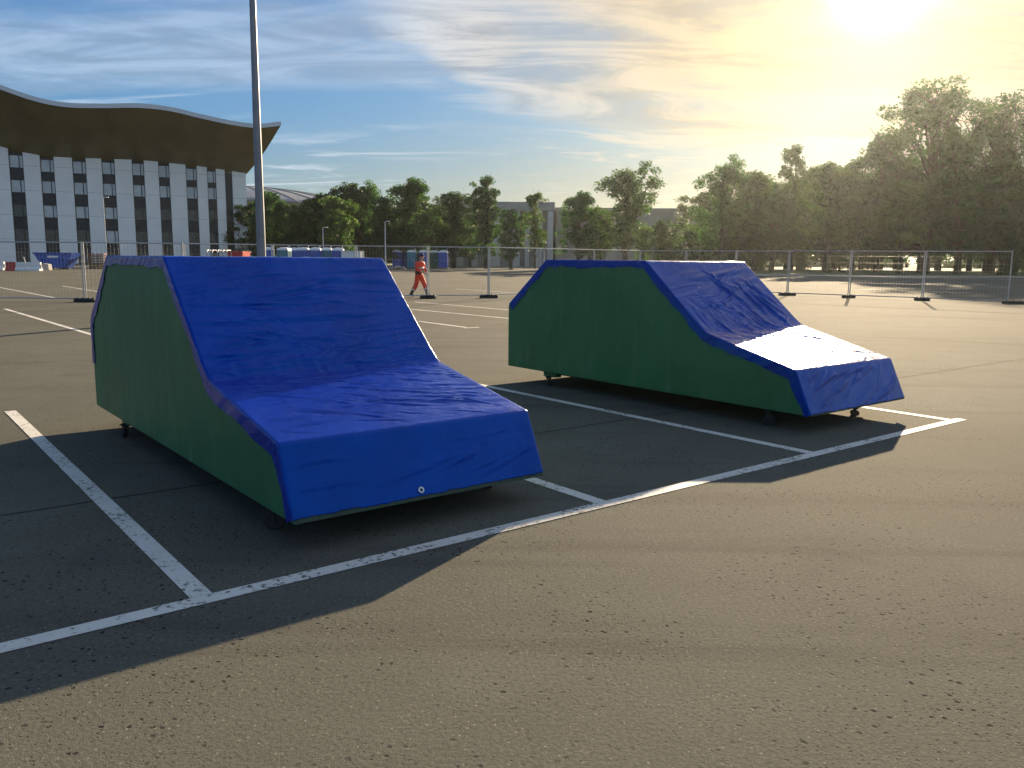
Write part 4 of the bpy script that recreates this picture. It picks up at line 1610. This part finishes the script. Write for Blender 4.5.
    # ragged bottom hem at the front
    for k_ in range(3):
        r0 = rows[-1 - k_]
        for j in range(len(r0)):
            w_ = .006 * float(vnoise(np.array([j * .16]), np.array([2.2 + seed]), seed + 6)[0]) + .003 * float(vnoise(np.array([j * .6]), np.array([5.0]), seed + 7)[0])
            r0[j] = r0[j] + np.array([tx[-1], 0, tz[-1]]) * w_ * (1 - k_ / 3)
    nvr = len(rows[0])
    verts = np.concatenate(rows).tolist()
    faces = [(i * nvr + j, i * nvr + j + 1, (i + 1) * nvr + j + 1, (i + 1) * nvr + j) for i in range(len(rows) - 1) for j in range(nvr - 1)]
    me = bpy.data.meshes.new('tarp')
    me.from_pydata(verts, [], faces)
    tp = link('tarp', me, M_tarp, root, True)
    nh = len(hem)
    sm = [nh <= (k % (nvr - 1)) < nvr - 1 - nh for k in range(len(faces))]
    me.polygons.foreach_set('use_smooth', sm)
    so_ = tp.modifiers.new('thickness', 'SOLIDIFY')
    so_.thickness, so_.offset = .002, 1.0
    for (fv, up) in eyelets:
        c = Vector((ns + e.x * (1 - up), WID * fv, nz + e.y * (1 - up)))
        nrm = Vector((-e.y, 0, e.x)).normalized()
        if nrm.x < 0:
            nrm = -nrm
        Mx = Matrix.Translation(c + nrm * .0165) @ nrm.to_track_quat('Z', 'Y').to_matrix().to_4x4()
        pr = [(.009, 0), (.010, .004), (.015, .006), (.020, .004), (.021, 0)]
        g = MB().lathe(pr, 20, M=Mx)
        g.f = g.f[:-2]
        g.build('eyelet', M_brass, tp, True)
    return root


prof1 = dict(PROF)
prof1['W'] = (3.296, .815)
prof2 = dict(PROF)
prof2['W'] = (3.300, .872)
# (panel, count, v range, t range, mean angle from the width axis, spread, length, width, height)
f1 = [(('T1', 'W'), 46, (.05, .95), (.06, .97), -5, 6, (.35, 1.2), .012, .0075), (('T1', 'W'), 22, (.0, .45), (.35, .98), 14, 10, (.3, .8), .012, .0080), (('T1', 'W'), 34, (.05, .95), (.70, 1.05), -14, 14, (.2, .5), .011, .0080),
      (('T1', 'W'), 14, (.1, .9), (.15, .95), -3, 8, (.6, 1.4), .026, .016), (('W', 'N'), 8, (.3, .9), (.05, .8), 20, 10, (.5, 1.1), .022, .007),
      (('W', 'N'), 44, (.2, 1.0), (.0, .85), 22, 9, (.3, .9), .010, .0040), (('W', 'N'), 40, (.4, 1.0), (.1, .95), 12, 12, (.25, .6), .009, .0036), (('W', 'N'), 30, (.0, .6), (.05, .9), 30, 18, (.2, .6), .010, .0028),
      (('N', 'E'), 12, (.05, .95), (.2, .9), -12, 10, (.4, .9), .013, .0050), (('N', 'E'), 4, (.1, .9), (.3, .8), -14, 6, (.6, 1.2), .022, .009), (('T0', 'T1'), 10, (.0, 1.0), (.0, 1.0), 40, 40, (.3, .8), .03, .006), (('B', 'T0'), 10, (.0, 1.0), (.0, 1.0), 30, 40, (.3, .8), .03, .006)]
f2 = [(('T1', 'W'), 20, (.02, .75), (.05, .6), -18, 8, (.5, 1.2), .013, .0095), (('T1', 'W'), 20, (.45, .95), (.2, 1.0), 62, 14, (.3, .75), .013, .0100), (('T1', 'W'), 20, (.0, .45), (.6, 1.0), 50, 25, (.2, .5), .012, .0090),
      (('T1', 'W'), 9, (.05, .7), (.1, .6), -16, 6, (.7, 1.3), .026, .022), (('T1', 'W'), 9, (.5, .9), (.25, .95), 60, 12, (.4, .8), .024, .022), (('T1', 'W'), 7, (.0, .4), (.65, 1.0), 45, 25, (.3, .5), .024, .020),
      (('T1', 'W'), 14, (.3, .9), (.55, 1.0), -50, 20, (.25, .5), .011, .0085), (('W', 'N'), 24, (.2, .95), (-.08, .35), 55, 25, (.2, .5), .012, .0090), (('W', 'N'), 20, (.0, 1.0), (.1, .95), 35, 25, (.25, .7), .013, .0045),
      (('N', 'E'), 18, (.05, .95), (.1, 1.0), -24, 10, (.35, .9), .014, .0095), (('N', 'E'), 8, (.1, .9), (.2, .9), -22, 8, (.4, .9), .026, .020), (('T0', 'T1'), 10, (.0, 1.0), (.0, 1.0), 40, 40, (.3, .8), .03, .006), (('B', 'T0'), 8, (.0, 1.0), (.0, 1.0), 30, 40, (.3, .8), .03, .006)]
covered_box((-4.004, 7.943), -0.9031, 'nearer car-shaped green plywood box under a smooth deep blue tarp', prof1, .60, .05, 21, f1, [(.46, .125)])
covered_box((-0.056, 11.267), -0.9007, 'farther car-shaped green plywood box whose blue tarp shines white with sun', prof2, 1.1, .03, 33, f2, [])
